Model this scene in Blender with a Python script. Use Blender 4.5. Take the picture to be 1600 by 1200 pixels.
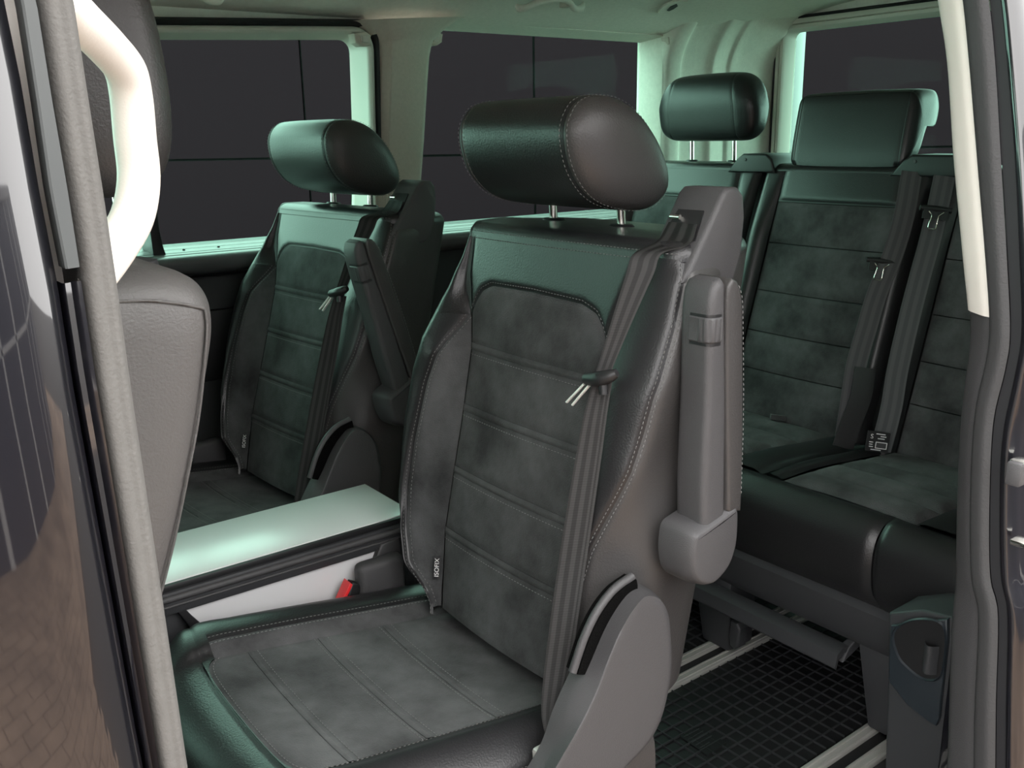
import bpy, bmesh, math, random
import numpy as np
from mathutils import Vector, Matrix
random.seed(4); np.random.seed(4)
for o in list(bpy.data.objects): bpy.data.objects.remove(o)
SC = bpy.context.scene
COL = SC.collection

# ------------------------------------------------------------------ camera
FPX, YAW, PITCH, ROLL = 1450.0, math.radians(37), math.radians(-15), math.radians(-1)
CAMZ = 1.1
def _basis():
    F = np.array([math.sin(YAW)*math.cos(PITCH), math.cos(YAW)*math.cos(PITCH), math.sin(PITCH)])
    R = np.array([math.cos(YAW), -math.sin(YAW), 0.0]); U = np.cross(R, F)
    return (R*math.cos(ROLL)+U*math.sin(ROLL), U*math.cos(ROLL)-R*math.sin(ROLL), F)
CR, CU, CF = _basis()
cd = bpy.data.cameras.new('camera'); cam = bpy.data.objects.new('camera', cd); COL.objects.link(cam)
cd.sensor_width = 36.0; cd.lens = FPX/1600*36; cd.clip_start = 0.02
M = Matrix.Identity(4)
for i in range(3):
    M[i][0], M[i][1], M[i][2] = CR[i], CU[i], -CF[i]
M[2][3] = CAMZ
cam.matrix_world = M
SC.camera = cam

# ------------------------------------------------------------------ sky, exposure
w = bpy.data.worlds.new('overcast_sky'); SC.world = w; w.use_nodes = True
bg = w.node_tree.nodes['Background']
bg.inputs[0].default_value = (1.0, 0.985, 0.97, 1); bg.inputs[1].default_value = 1.0
SC.view_settings.view_transform = 'Standard'; SC.view_settings.look = 'None'
SC.view_settings.gamma = 1; SC.view_settings.use_curve_mapping = False
SC.view_settings.exposure = 2.8

# ------------------------------------------------------------------ materials
MATS = {}
def mat(name, col, rough=0.5, metal=0.0, spec=0.5, var=0.0, vscale=6.0, bump=0.0, bscale=300.0, coat=0.0, sheen=0.0, vdetail=4.0, vstretch=None):
    m = bpy.data.materials.new(name); m.use_nodes = True
    nt = m.node_tree; b = nt.nodes['Principled BSDF']
    b.inputs['Base Color'].default_value = (*col, 1); b.inputs['Roughness'].default_value = rough
    b.inputs['Metallic'].default_value = metal; b.inputs['Specular IOR Level'].default_value = spec
    b.inputs['Coat Weight'].default_value = coat; b.inputs['Coat Roughness'].default_value = 0.03
    if sheen: b.inputs['Sheen Weight'].default_value = sheen; b.inputs['Sheen Roughness'].default_value = 0.5
    tc = nt.nodes.new('ShaderNodeTexCoord')
    src = tc.outputs['Object']
    if vstretch:
        mp = nt.nodes.new('ShaderNodeMapping'); mp.inputs['Scale'].default_value = vstretch
        nt.links.new(src, mp.inputs[0]); src = mp.outputs[0]
    if var:
        n = nt.nodes.new('ShaderNodeTexNoise'); n.inputs['Scale'].default_value = vscale; n.inputs['Detail'].default_value = vdetail; n.inputs['Roughness'].default_value = .6
        nt.links.new(src, n.inputs['Vector'])
        r = nt.nodes.new('ShaderNodeValToRGB')
        r.color_ramp.elements[0].position = .32; r.color_ramp.elements[1].position = .68
        r.color_ramp.elements[0].color = (*[c*(1-var) for c in col], 1)
        r.color_ramp.elements[1].color = (*[min(1, c*(1+var)) for c in col], 1)
        nt.links.new(n.outputs[0], r.inputs[0]); nt.links.new(r.outputs[0], b.inputs['Base Color'])
    if bump:
        n = nt.nodes.new('ShaderNodeTexNoise'); n.inputs['Scale'].default_value = bscale; n.inputs['Detail'].default_value = 2
        nt.links.new(src, n.inputs['Vector'])
        bp = nt.nodes.new('ShaderNodeBump'); bp.inputs['Strength'].default_value = bump; bp.inputs['Distance'].default_value = 0.0015
        nt.links.new(n.outputs[0], bp.inputs['Height']); nt.links.new(bp.outputs[0], b.inputs['Normal'])
    MATS[name] = m
    return m
mat('leather', (.015, .015, .016), .36, spec=.5, bump=.25, bscale=420)
mat('leather_side', (.040, .038, .0375), .42, spec=.5, bump=.3, bscale=420)  # same leather in a lighter colour, for sides catching light from the door
mat('suede', (.062, .063, .064), .95, spec=.15, var=.55, vscale=9, bump=.5, bscale=500, sheen=.06, vdetail=6)
mat('suede_seam', (.04, .042, .044), .95, spec=.15)
mat('stitch', (.14, .14, .137), .7)
mat('plastic_grey', (.052, .051, .053), .52, spec=.45, bump=.35, bscale=900)
mat('plastic_dark', (.035, .036, .039), .5, spec=.45, bump=.3, bscale=900)
mat('plastic_black', (.012, .012, .013), .45)
mat('plastic_blue', (.018, .024, .03), .45)
mat('cream', (.74, .70, .645), .45, spec=.4, bump=.1, bscale=700)
mat('headliner', (.78, .755, .68), .95, spec=.1, bump=.5, bscale=700, var=.04, vscale=90)
mat('pillar_fabric', (.62, .57, .50), .9, spec=.15, bump=.4, bscale=700, var=.04, vscale=120)
mat('door_frame', (.62, .58, .52), .5)
mat('rubber', (.012, .012, .014), .6)
mat('mat_rubber', (.006, .0065, .007), .55, spec=.35)
mat('mat_rib', (.022, .023, .025), .45)
mat('seal', (.105, .102, .096), .75, spec=.3, bump=.3, bscale=500, var=.05, vscale=90)
mat('seal_right', (.036, .036, .037), .6, spec=.35, bump=.3, bscale=350)
mat('glass_strip', (.045, .05, .05), .45, spec=.4)
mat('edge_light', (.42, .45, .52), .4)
mat('chrome', (.75, .74, .68), .12, metal=1)
mat('aluminium', (.40, .395, .37), .4, metal=.3, bump=.15, bscale=200, vstretch=(.05, 1, 1))
mat('table_top', (.64, .66, .65), .27, spec=.6)
mat('table_side', (.66, .66, .67), .4, spec=.5)
mat('red', (.75, .03, .035), .35)
mat('paint', (.004, .004, .006), .3, metal=.0, spec=.3, coat=1.0, bump=.05, bscale=25)
MATS['paint'].node_tree.nodes['Principled BSDF'].inputs['Coat IOR'].default_value = 1.62
mat('leather_lit', (.085, .081, .079), .5, spec=.5, bump=.35, bscale=420)  # black leather, lightened in colour to stand in for light from the door opening
mat('steel', (.8, .78, .74), .3, metal=.4)
mat('white_print', (.7, .7, .68), .6)
mat('panel', (.0145, .0066, .0097), .9, spec=.05)
mat('panel_gap', (.004, .004, .004), .9)
mat('trim_dark', (.028, .03, .031), .55, spec=.4, bump=.2, bscale=600)
mat('sill', (.10, .105, .105), .35, spec=.55)
mat('carpet', (.02, .02, .021), .95)
mat('paver', (.30, .21, .15), .9, var=.3, vscale=3)
mat('paver_joint', (.05, .045, .04), .95)
mat('render_grey', (.30, .30, .31), .9, var=.1, vscale=2)
mat('render_blue', (.035, .04, .06), .6)
mat('joint_white', (.6, .6, .6), .8)
mat('velcro', (.003, .003, .003), 1, spec=.05, bump=1, bscale=500)
def belt_mat(name, base, stripe):
    m = mat(name, base, .6, spec=.35)
    nt = m.node_tree; b = nt.nodes['Principled BSDF']
    uv = nt.nodes.new('ShaderNodeUVMap'); sp = nt.nodes.new('ShaderNodeSeparateXYZ'); nt.links.new(uv.outputs[0], sp.inputs[0])
    mu = nt.nodes.new('ShaderNodeMath'); mu.operation = 'MULTIPLY'; mu.inputs[1].default_value = 2*math.pi*2.5
    co = nt.nodes.new('ShaderNodeMath'); co.operation = 'COSINE'
    nt.links.new(sp.outputs[0], mu.inputs[0]); nt.links.new(mu.outputs[0], co.inputs[0])
    r = nt.nodes.new('ShaderNodeValToRGB'); mr = nt.nodes.new('ShaderNodeMapRange'); mr.inputs[1].default_value = -1; mr.inputs[2].default_value = 1
    nt.links.new(co.outputs[0], mr.inputs[0]); nt.links.new(mr.outputs[0], r.inputs[0])
    r.color_ramp.elements[0].position = .35; r.color_ramp.elements[1].position = .65
    r.color_ramp.elements[0].color = (*stripe, 1); r.color_ramp.elements[1].color = (*base, 1)
    nt.links.new(r.outputs[0], b.inputs['Base Color'])
    # weave
    wv = nt.nodes.new('ShaderNodeTexWave'); wv.inputs['Scale'].default_value = 60; wv.bands_direction = 'Y'
    nt.links.new(uv.outputs[0], wv.inputs[0])
    bp = nt.nodes.new('ShaderNodeBump'); bp.inputs['Strength'].default_value = .25; bp.inputs['Distance'].default_value = .001
    nt.links.new(wv.outputs[1], bp.inputs['Height']); nt.links.new(bp.outputs[0], b.inputs['Normal'])
belt_mat('belt', (.005, .0049, .0048), (.021, .0207, .0203))
belt_mat('belt_pale', (.075, .077, .080), (.10, .103, .107))
def glass_mat(name, col):
    m = bpy.data.materials.new(name); m.use_nodes = True; nt = m.node_tree; nt.nodes.clear()
    out = nt.nodes.new('ShaderNodeOutputMaterial'); tr = nt.nodes.new('ShaderNodeBsdfTransparent'); gl = nt.nodes.new('ShaderNodeBsdfGlossy')
    tr.inputs[0].default_value = (*col, 1); gl.inputs['Roughness'].default_value = .02
    fr = nt.nodes.new('ShaderNodeFresnel'); fr.inputs[0].default_value = 1.06
    mx = nt.nodes.new('ShaderNodeMixShader')
    nt.links.new(fr.outputs[0], mx.inputs[0]); nt.links.new(tr.outputs[0], mx.inputs[1]); nt.links.new(gl.outputs[0], mx.inputs[2]); nt.links.new(mx.outputs[0], out.inputs[0])
    MATS[name] = m
glass_mat('glass', (.69, .955, .86)); glass_mat('privacy_glass', (.28, .34, .31)); glass_mat('windscreen_glass', (.68, .80, .75))

# ------------------------------------------------------------------ helpers
ORG = np.zeros(3)            # local origin of the thing being built
def thing(name, label, cat, org, group=None, kind=None):
    global ORG
    ORG = np.array(org, float)
    o = bpy.data.objects.new(name, None); COL.objects.link(o); o.location = org; o.empty_display_size = .05
    tag(o, label, cat, group, kind); return o
def tag(o, label=None, cat=None, group=None, kind=None):
    if label: o['label'] = label
    if cat: o['category'] = cat
    if group: o['group'] = group
    if kind: o['kind'] = kind
    return o
def single(org=(0, 0, 0)):
    global ORG
    ORG = np.array(org, float)
def obj(name, V, F, m, parent=None, smooth=True, sharp=40, uv=None):
    me = bpy.data.meshes.new(name)
    V = np.asarray(V, float) - ORG
    me.from_pydata([tuple(v) for v in V], [], [tuple(int(i) for i in f) for f in F])
    bm = bmesh.new(); bm.from_mesh(me); bmesh.ops.recalc_face_normals(bm, faces=bm.faces) if sharp != -1 else None; bm.to_mesh(me); bm.free()
    if m: me.materials.append(MATS[m])
    if smooth:
        for p in me.polygons: p.use_smooth = True
        if sharp and sharp > 0 and sharp < 180: me.set_sharp_from_angle(angle=math.radians(sharp))
    if uv is not None:
        ul = me.uv_layers.new(name='UVMap')
        for l in me.loops: ul.data[l.index].uv = uv[l.vertex_index]
    o = bpy.data.objects.new(name, me); COL.objects.link(o)
    if parent is not None: o.parent = parent
    else: o.location = ORG
    return o
def grid_faces(n, m, ci=False, cj=False):
    F = []
    for i in range(n if ci else n-1):
        for j in range(m if cj else m-1):
            a, b = i, (i+1) % n; c, d = j, (j+1) % m
            F.append((a*m+c, a*m+d, b*m+d, b*m+c))
    return F
def grid(name, P, m, parent=None, ci=False, cj=False, caps=False, sharp=60):
    P = np.asarray(P); n, k = P.shape[:2]
    F = grid_faces(n, k, ci, cj)
    if caps:
        F.append(tuple(range(k))); F.append(tuple((n-1)*k+j for j in range(k)))
    return obj(name, P.reshape(-1, 3), F, m, parent, sharp=sharp)
def bm_obj(name, bm, m, parent=None, sharp=35):
    V = [v.co.copy() for v in bm.verts]; bm.verts.index_update()
    F = [[v.index for v in f.verts] for f in bm.faces]; bm.free()
    return obj(name, [tuple(v) for v in V], F, m, parent, sharp=sharp)
def bevel(bm, w, seg=2):
    if w > 0: bmesh.ops.bevel(bm, geom=bm.edges[:], offset=w, segments=seg, affect='EDGES', profile=.5, clamp_overlap=True)
def boxv(lo, hi):
    (a, b, c), (d, e, f) = lo, hi
    V = [(a, b, c), (d, b, c), (d, e, c), (a, e, c), (a, b, f), (d, b, f), (d, e, f), (a, e, f)]
    F = [(0, 3, 2, 1), (4, 5, 6, 7), (0, 1, 5, 4), (1, 2, 6, 5), (2, 3, 7, 6), (3, 0, 4, 7)]
    return V, F
def box(name, lo, hi, m, parent=None, bev=.003, seg=2):
    V, F = boxv(lo, hi); bm = bmesh.new(); vs = [bm.verts.new(v) for v in V]
    for f in F: bm.faces.new([vs[i] for i in f])
    bevel(bm, bev, seg); return bm_obj(name, bm, m, parent)
def boxes(name, L, m, parent=None, kind=None):
    V, F = [], []
    for lo, hi in L:
        v, f = boxv(lo, hi); k = len(V); V += v; F += [tuple(i+k for i in q) for q in f]
    o = obj(name, V, F, m, parent, smooth=False)
    if kind: o['kind'] = kind
    return o
def prism(name, pts, ax, lo, hi, m, parent=None, bev=.004, seg=3):
    def p3(p, h):
        p = list(p); return {'y': (p[0], h, p[1]), 'x': (h, p[0], p[1]), 'z': (p[0], p[1], h)}[ax]
    bm = bmesh.new(); n = len(pts)
    A = [bm.verts.new(p3(p, lo)) for p in pts]; B = [bm.verts.new(p3(p, hi)) for p in pts]
    bm.faces.new(A); bm.faces.new(B[::-1])
    for i in range(n): bm.faces.new((A[i], B[i], B[(i+1) % n], A[(i+1) % n]))
    bmesh.ops.recalc_face_normals(bm, faces=bm.faces)
    if bev > 0:
        E = [e for e in bm.edges if (e.verts[0] in A and e.verts[1] in A) or (e.verts[0] in B and e.verts[1] in B)]
        bmesh.ops.bevel(bm, geom=E, offset=bev, segments=seg, affect='EDGES', profile=.5, clamp_overlap=True)
    return bm_obj(name, bm, m, parent)
def spline(pts, n, closed=False):
    P = np.asarray(pts, float)
    if closed: P = np.vstack([P[-1:], P, P[:2]])
    else: P = np.vstack([2*P[0]-P[1], P, 2*P[-1]-P[-2]])
    K = len(P)-3; out = []
    for t in np.linspace(0, K, n, endpoint=not closed):
        i = min(int(t), K-1); u = t-i; a, b, c, d = P[i], P[i+1], P[i+2], P[i+3]
        out.append(.5*((2*b)+(c-a)*u+(2*a-5*b+4*c-d)*u*u+(3*b-3*c+d-a)*u**3))
    return np.array(out)
def resample(P, n):
    P = np.asarray(P); d = np.r_[0, np.cumsum(np.linalg.norm(np.diff(P, axis=0), axis=1))]
    t = np.linspace(0, d[-1], n); return np.stack([np.interp(t, d, P[:, k]) for k in range(P.shape[1])], 1)
def tube(name, path, r, m, parent=None, n=8, closed=False, caps=True, squash=None):
    P = np.asarray(path, float); N = len(P); r = np.broadcast_to(np.asarray(r, float), (N,))
    T = np.gradient(P, axis=0); T /= np.linalg.norm(T, axis=1)[:, None]
    up = np.array([0, 0, 1.0]) if abs(T[0][2]) < .9 else np.array([0, 1.0, 0])
    a = np.cross(T[0], up); a /= np.linalg.norm(a); G = []
    for i in range(N):
        a = a-T[i]*(a@T[i]); a /= np.linalg.norm(a); b = np.cross(T[i], a)
        s = squash or (1, 1)
        G.append([P[i]+r[i]*(s[0]*math.cos(q)*a+s[1]*math.sin(q)*b) for q in np.linspace(0, 2*math.pi, n, endpoint=False)])
    return grid(name, G, m, parent, ci=closed, cj=True, caps=caps and not closed)
def loft(name, loops, m, parent=None, caps=True, sharp=60): return grid(name, loops, m, parent, cj=True, caps=caps, sharp=sharp)
def ribbon(name, C, W, m, parent=None, th=.0012):
    """belt webbing: centre line C, half width vectors W, thin solid"""
    C = np.asarray(C, float); W = np.asarray(W, float); n = len(C)
    T = np.gradient(C, axis=0); N = np.cross(T, W); N /= np.linalg.norm(N, axis=1)[:, None]
    k = 7; us = np.linspace(-1, 1, k); V = []; uv = []
    L = np.r_[0, np.cumsum(np.linalg.norm(np.diff(C, axis=0), axis=1))]
    for s in (1, -1):
        for i in range(n):
            for u in us: V.append(C[i]+u*W[i]+s*th*.5*N[i]); uv.append(((u+1)/2, L[i]*5))
    F = []
    off = n*k
    for i in range(n-1):
        for j in range(k-1):
            a = i*k+j; F.append((a, a+1, a+k+1, a+k)); F.append((off+a, off+a+k, off+a+k+1, off+a+1))
        F.append((i*k, (i+1)*k, off+(i+1)*k, off+i*k)); F.append((i*k+k-1, off+i*k+k-1, off+(i+1)*k+k-1, (i+1)*k+k-1))
    return obj(name, V, F, m, parent, sharp=50, uv=uv)
def normals(P):
    a = np.gradient(P, axis=0); b = np.gradient(P, axis=1); N = np.cross(a, b)
    l = np.linalg.norm(N, axis=2)[..., None]; l[l == 0] = 1; return N/l
def edge_dist(P, edges):
    """metric distance of each grid point to chosen edges: 'i0','i1','j0','j1'"""
    di = np.linalg.norm(np.diff(P, axis=0), axis=2); ci = np.vstack([np.zeros((1, P.shape[1])), np.cumsum(di, 0)])
    dj = np.linalg.norm(np.diff(P, axis=1), axis=2); cj = np.hstack([np.zeros((P.shape[0], 1)), np.cumsum(dj, 1)])
    D = np.full(P.shape[:2], 9.0)
    if 'i0' in edges: D = np.minimum(D, ci)
    if 'i1' in edges: D = np.minimum(D, ci[-1:]-ci)
    if 'j0' in edges: D = np.minimum(D, cj)
    if 'j1' in edges: D = np.minimum(D, cj[:, -1:]-cj)
    return D, ci, cj
def easeg(n, k=.55):
    """parameter values denser at both ends"""
    t = np.linspace(0, 1, n); return (1-k)*t+k*(.5-.5*np.cos(math.pi*t))
STITCH = []          # collected (point, tangent, normal)
def sew(P, N, step=.0062, lift=.0006):
    """collect stitches along polyline P with normals N"""
    d = np.r_[0, np.cumsum(np.linalg.norm(np.diff(P, axis=0), axis=1))]
    if d[-1] < step*2: return
    t = np.arange(step*.5, d[-1], step)
    Q = np.stack([np.interp(t, d, P[:, k]) for k in range(3)], 1); M_ = np.stack([np.interp(t, d, N[:, k]) for k in range(3)], 1)
    T = np.gradient(Q, axis=0)
    for q, tt, nn in zip(Q, T, M_):
        STITCH.append((q+nn/np.linalg.norm(nn)*lift, tt/np.linalg.norm(tt), nn/np.linalg.norm(nn)))
def flush_stitches(parent, name='stitching', L=.0042, w=.0011, h=.0008, m='stitch'):
    V, F = [], []
    for q, t, n in STITCH:
        s = np.cross(n, t); k = len(V)
        V += [q-t*L*.5, q+t*L*.5, q+s*w*.5+n*h*.3-t*L*.3, q+s*w*.5+n*h*.3+t*L*.3, q-s*w*.5+n*h*.3-t*L*.3, q-s*w*.5+n*h*.3+t*L*.3, q+n*h-t*L*.25, q+n*h+t*L*.25]
        F += [(k, k+2, k+6), (k, k+6, k+4), (k+1, k+7, k+3), (k+1, k+5, k+7), (k+2, k+3, k+7, k+6), (k+6, k+7, k+5, k+4), (k, k+4, k+5, k+1), (k, k+1, k+3, k+2)]
    STITCH.clear()
    o = obj(name, V, F, m, parent, smooth=False); o['kind'] = 'stuff'; return o
def panel(name, P, m, parent, edges='i0 i1 j0 j1', g=.004, wd=.007, puff=.0, out=None, sewn='', inset=.006, sharp=80):
    """one upholstery panel: point grid P pushed in along its seams; sewn edges get stitches"""
    P = np.asarray(P, float); N = normals(P)
    if out is not None and (N*np.asarray(out)).sum() < 0: N = -N
    D, ci, cj = edge_dist(P, edges.split())
    off = -g*np.exp(-(D/wd)**2)
    if puff: off = off+puff*(1-np.exp(-D/.05))
    Q = P+N*off[..., None]
    o = grid(name, Q, m, parent, sharp=sharp)
    for e in sewn.split():
        pts, ns = [], []
        if e[0] == 'i':
            for j in range(P.shape[1]):
                c = ci[:, j] if e[1] == '0' else ci[-1, j]-ci[:, j]
                idx = np.argsort(c); pts.append([np.interp(inset, c[idx], Q[idx, j, k]) for k in range(3)]); ns.append([np.interp(inset, c[idx], N[idx, j, k]) for k in range(3)])
        else:
            for i in range(P.shape[0]):
                c = cj[i] if e[1] == '0' else cj[i, -1]-cj[i]
                idx = np.argsort(c); pts.append([np.interp(inset, c[idx], Q[i, idx, k]) for k in range(3)]); ns.append([np.interp(inset, c[idx], N[i, idx, k]) for k in range(3)])
        sew(np.array(pts), np.array(ns))
    return o
def keycurve(keys, s):
    """smooth curve through integer-indexed keys at float s (chord-aware, no overshoot)"""
    K = np.asarray(keys, float); n = len(K)
    i = min(max(int(math.floor(s)), 0), n-2); u = s-i
    b, c = K[i], K[i+1]; h1 = math.sqrt(np.linalg.norm(c-b))+1e-4
    if i > 0: a = K[i-1]; h0 = math.sqrt(np.linalg.norm(b-a))+1e-4
    else: a = 2*b-c; h0 = h1
    if i < n-2: d = K[i+2]; h2 = math.sqrt(np.linalg.norm(d-c))+1e-4
    else: d = 2*c-b; h2 = h1
    m1 = ((b-a)/h0-(c-a)/(h0+h1)+(c-b)/h1)*h1; m2 = ((c-b)/h1-(d-b)/(h1+h2)+(d-c)/h2)*h1
    u2, u3 = u*u, u*u*u
    return (2*u3-3*u2+1)*b+(u3-2*u2+u)*m1+(-2*u3+3*u2)*c+(u3-u2)*m2
def ip(x, y, ax, val):
    """ray of a measured photo point met with a plane of the van"""
    v = (x-800)*CR+(600-y)*CU+FPX*CF; t = (val-(CAMZ if ax == 2 else 0))/v[ax]
    return np.array([0, 0, CAMZ])+t*v
def copy_tree(o, parent=None):
    c = o.copy(); COL.objects.link(c); c.parent = parent
    for ch in list(o.children): copy_tree(ch, c)
    return c
def text_part(name, s, size, m, parent, mw, ext=.0002):
    cu = bpy.data.curves.new(name, 'FONT'); cu.body = s; cu.size = size; cu.extrude = ext; cu.align_x = 'CENTER'; cu.align_y = 'CENTER'
    t = bpy.data.objects.new(name+'_tmp', cu); COL.objects.link(t)
    dg = bpy.context.evaluated_depsgraph_get(); me = bpy.data.meshes.new_from_object(t.evaluated_get(dg))
    bpy.data.objects.remove(t)
    me.transform(Matrix.Translation(-Vector(ORG)) @ mw); me.materials.clear(); me.materials.append(MATS[m]); me.name = name
    o = bpy.data.objects.new(name, me); COL.objects.link(o); o.parent = parent; return o
def frame_mat(pos, ex, ey):
    ex = Vector(ex).normalized(); ey = Vector(ey); ez = ex.cross(ey).normalized(); ey = ez.cross(ex)
    return Matrix(((ex.x, ey.x, ez.x, pos[0]), (ex.y, ey.y, ez.y, pos[1]), (ex.z, ey.z, ez.z, pos[2]), (0, 0, 0, 1)))
def structure(o, label=None, cat=None): return tag(o, label, cat, kind='structure')
#SECTION_SHELL
# ------------------------------------------------------------------ outside: ground, panelled wall, building
single()
g = box('ground', (-9, -9, -.62), (11, 12, -.55), 'paver_joint', None, 0); structure(g, 'paved ground outside the van', 'ground')
# pavers between van and building (near ones built, the rest in the joint-coloured bed)
pv, pf = boxv((-.097, -.047, -.03), (.097, .047, .03)); pm = None
cnt = 0
for i in range(-7, 9):
    for j in range(0, 14):
        x = i*.2+(.1 if j % 2 else 0)+.1; y = .1-j*.1
        if pm is None:
            single((x, y, -.53)); o = obj('paver', [np.array(v)+ORG for v in pv], pf, 'paver', None, smooth=False); pm = o.data; o.parent = g
        else:
            o = bpy.data.objects.new('paver', pm); COL.objects.link(o); o.parent = g
        o.location = (x, y, -.53+random.uniform(-.003, .003)); o.rotation_euler = (random.uniform(-.008, .008), random.uniform(-.008, .008), random.uniform(-.01, .01))
single()
pl = []
for i in range(-30, 30):
    for j in range(14, 42):
        x = i*.2+(.1 if j % 2 else 0)+.1; y = .1-j*.1
        if -6 < x < 6: pl.append(((x-.097, y-.047, -.56), (x+.097, y+.047, -.5)))
fp = boxes('far_pavers', pl, 'paver', g, 'stuff')

D = 5.2; RH = np.array([math.cos(YAW), -math.sin(YAW), 0]); FH = np.array([math.sin(YAW), math.cos(YAW), 0])
def bw(u, d, z): return RH*u+FH*d+np.array([0, 0, z])
wb = thing('wall_backdrop', 'dark grey panelled wall standing behind the van', 'wall', bw(0, D, -.55)); structure(wb)
def wbox(name, u0, u1, z0, z1, d0, d1, m):
    V = [bw(u, d, z) for z in (z0, z1) for (u, d) in ((u0, d0), (u1, d0), (u1, d1), (u0, d1))]
    F = [(0, 3, 2, 1), (4, 5, 6, 7), (0, 1, 5, 4), (1, 2, 6, 5), (2, 3, 7, 6), (3, 0, 4, 7)]
    return obj(name, V, F, m, wb, smooth=False)
wbox('backing', -4.6, 4.6, -.55, 2.09, D+.03, D+.2, 'panel_gap')
us = [-4.6, -3.55, -2.32, -1.09, .145, 1.53, 2.9, 4.2, 4.6]; zs = [-.55, .14, 1.0, 1.815, 2.1]
for a, b in zip(us[:-1], us[1:]):
    for c, d in zip(zs[:-1], zs[1:]): wbox('panel', a+.006, b-.006, c+.006, d-.006, D, D+.035, 'panel')

bl = thing('wall_building', 'unseen grey building added for the door paint to reflect, behind the photographer', 'wall', (0, -7, -.55)); structure(bl)  # out of view, added to give the door paint something grey to mirror
box('plinth', (-7, -7.4, -.55), (8, -7, .4), 'render_blue', bl, 0)
box('upper_wall', (-7, -7.4, .4), (8, -7.03, 3.3), 'render_grey', bl, 0)
yw_ = thing('wall_reflected', 'unseen low blue wall with white strips added for the door paint to reflect, behind the photographer', 'wall', (0, -2.7, -.55)); structure(yw_)  # invented low wall out of view, put in for its reflection in the door
box('wall_core', (-5, -2.9, -.55), (5, -2.7, .93), 'render_blue', yw_, 0)
box('coping', (-5, -2.95, .93), (5, -2.66, 1.0), 'render_grey', yw_, .01)
for x in np.arange(-4.6, 5, .62): box('joint_strip', (x, -2.71, -.5), (x+.055, -2.692, .93), 'joint_white', yw_, 0)
for z in (.30,): box('joint_strip', (-5, -2.71, z), (5, -2.692, z+.03), 'joint_white', yw_, 0)

# ------------------------------------------------------------------ van shell
single()
structure(box('floor', (-1.3, .44, -.06), (2.75, 2.3, 0), 'carpet', None, 0), 'dark van floor under seats and mats', 'floor')
# ceiling: swept roof lining
prof = spline([(2.15, 1.375), (2.09, 1.378), (2.045, 1.390), (1.95, 1.425), (1.75, 1.458), (1.35, 1.475), (.95, 1.458), (.75, 1.425), (.66, 1.388), (.60, 1.365), (.50, 1.34)], 60)
P = [[(x, y, z+.009*max(0, x-1.3)-.004*max(0, 1.0-x)) for y, z in prof] for x in np.linspace(-1.3, 2.66, 24)]
top = [[(x, y, 1.52+.02*math.cos((y-1.35)*2)) for y, z in prof] for x in np.linspace(-1.3, 2.66, 12)]
structure(grid('ceiling', P, 'headliner'), 'green-grey fabric roof lining of the van', 'ceiling')
structure(grid('roof_skin', top, 'paint'), 'dark painted roof skin above the lining', 'roof')

# far wall: lower trim, ledges, pillars
wf = thing('wall_far', 'dark trim panels below the far side windows', 'wall', (.5, 2.2, 0)); structure(wf)
box('lower_trim', (-1.3, 2.13, 0), (2.7, 2.30, .845), 'trim_dark', wf, .006)
def ledge(name, x0, x1, mm):
    pr = spline([(2.13, .80), (2.075, .815), (2.062, .838), (2.07, .852), (2.085, .856), (2.088, .8535), (2.092, .857), (2.105, .859), (2.108, .8565), (2.112, .860), (2.14, .864), (2.142, .857), (2.17, .865), (2.22, .868)], 50)
    grid(name, [[(x, y, z) for y, z in pr] for x in np.linspace(x0, x1, 4)], mm, wf, sharp=30)
ledge('window_ledge', .14, 1.16, 'sill')
ledge('window_ledge', 1.16, 2.5, 'sill')
box('door_pull_recess', (.40, 2.115, .55), (1.05, 2.135, .72), 'plastic_black', wf, .01)
box('upper_skin', (-1.3, 2.195, 1.386), (2.7, 2.26, 1.50), 'paint', wf, .004)
box('front_post', (.02, 2.09, .84), (.16, 2.24, 1.40), 'trim_dark', wf, .008)
for x in (.93, 1.01): tube('screw_head', [(x-.25, 2.125, .8625), (x-.25, 2.125, .8645)], .003, 'plastic_black', wf, 8)

# window 1: far sliding door window
w1 = thing('window_1', 'far side window with cream frame left of the pillar', 'window', (.65, 2.15, .86)); structure(w1)
box('pane', (.13, 2.185, .84), (1.16, 2.191, 1.37), 'glass', w1, 0)
ZT1 = 1.372
def rrect(x0, x1, z0, z1, r, n=6):
    pts = []
    for cx, cz, a0 in ((x1-r, z1-r, 0), (x0+r, z1-r, 90), (x0+r, z0+r, 180), (x1-r, z0+r, 270)):
        for k in range(n+1):
            a = math.radians(a0+90*k/n); pts.append((cx+r*math.cos(a), cz+r*math.sin(a)))
    return np.array(pts)
yw = lambda z: 2.115-(z-.86)*.06
def ring(name, x0, x1, z0, z1, secs, mm, par):
    """frame ring: secs = list of (inset, y offset)"""
    loops = []
    for ins, dy in secs:
        q = rrect(x0+ins, x1-ins, z0+ins, z1-ins, max(.012, .055-ins)); loops.append([(a, yw(b)+dy, b-(1.17-a)*.045*(b-z0)/(z1-z0)) for a, b in q])
    return loft(name, loops, mm, par, caps=False, sharp=50)
ring('rubber_seal', .10, 1.183, .80, ZT1, [(-.004, .03), (0, -.012), (.006, -.02), (.014, -.012), (.016, .02)], 'rubber', w1)
zsl = lambda x: ZT1-.010-(1.17-x)*.045
prism('top_filler', [(.0, zsl(0)), (1.19, zsl(1.19)), (1.19, 1.43), (0, 1.43)], 'y', 2.112, 2.16, 'headliner', w1, 0)
ring('frame', .116, 1.169, .80, ZT1-.015, [(0, .03), (0, -.006), (.003, -.014), (.010, -.017), (.016, -.012), (.017, .0), (.019, .03), (.024, .07)], 'door_frame', w1)
p0, p1 = ip(234, 400, 1, 2.13), ip(248, 400, 1, 2.13)
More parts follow.
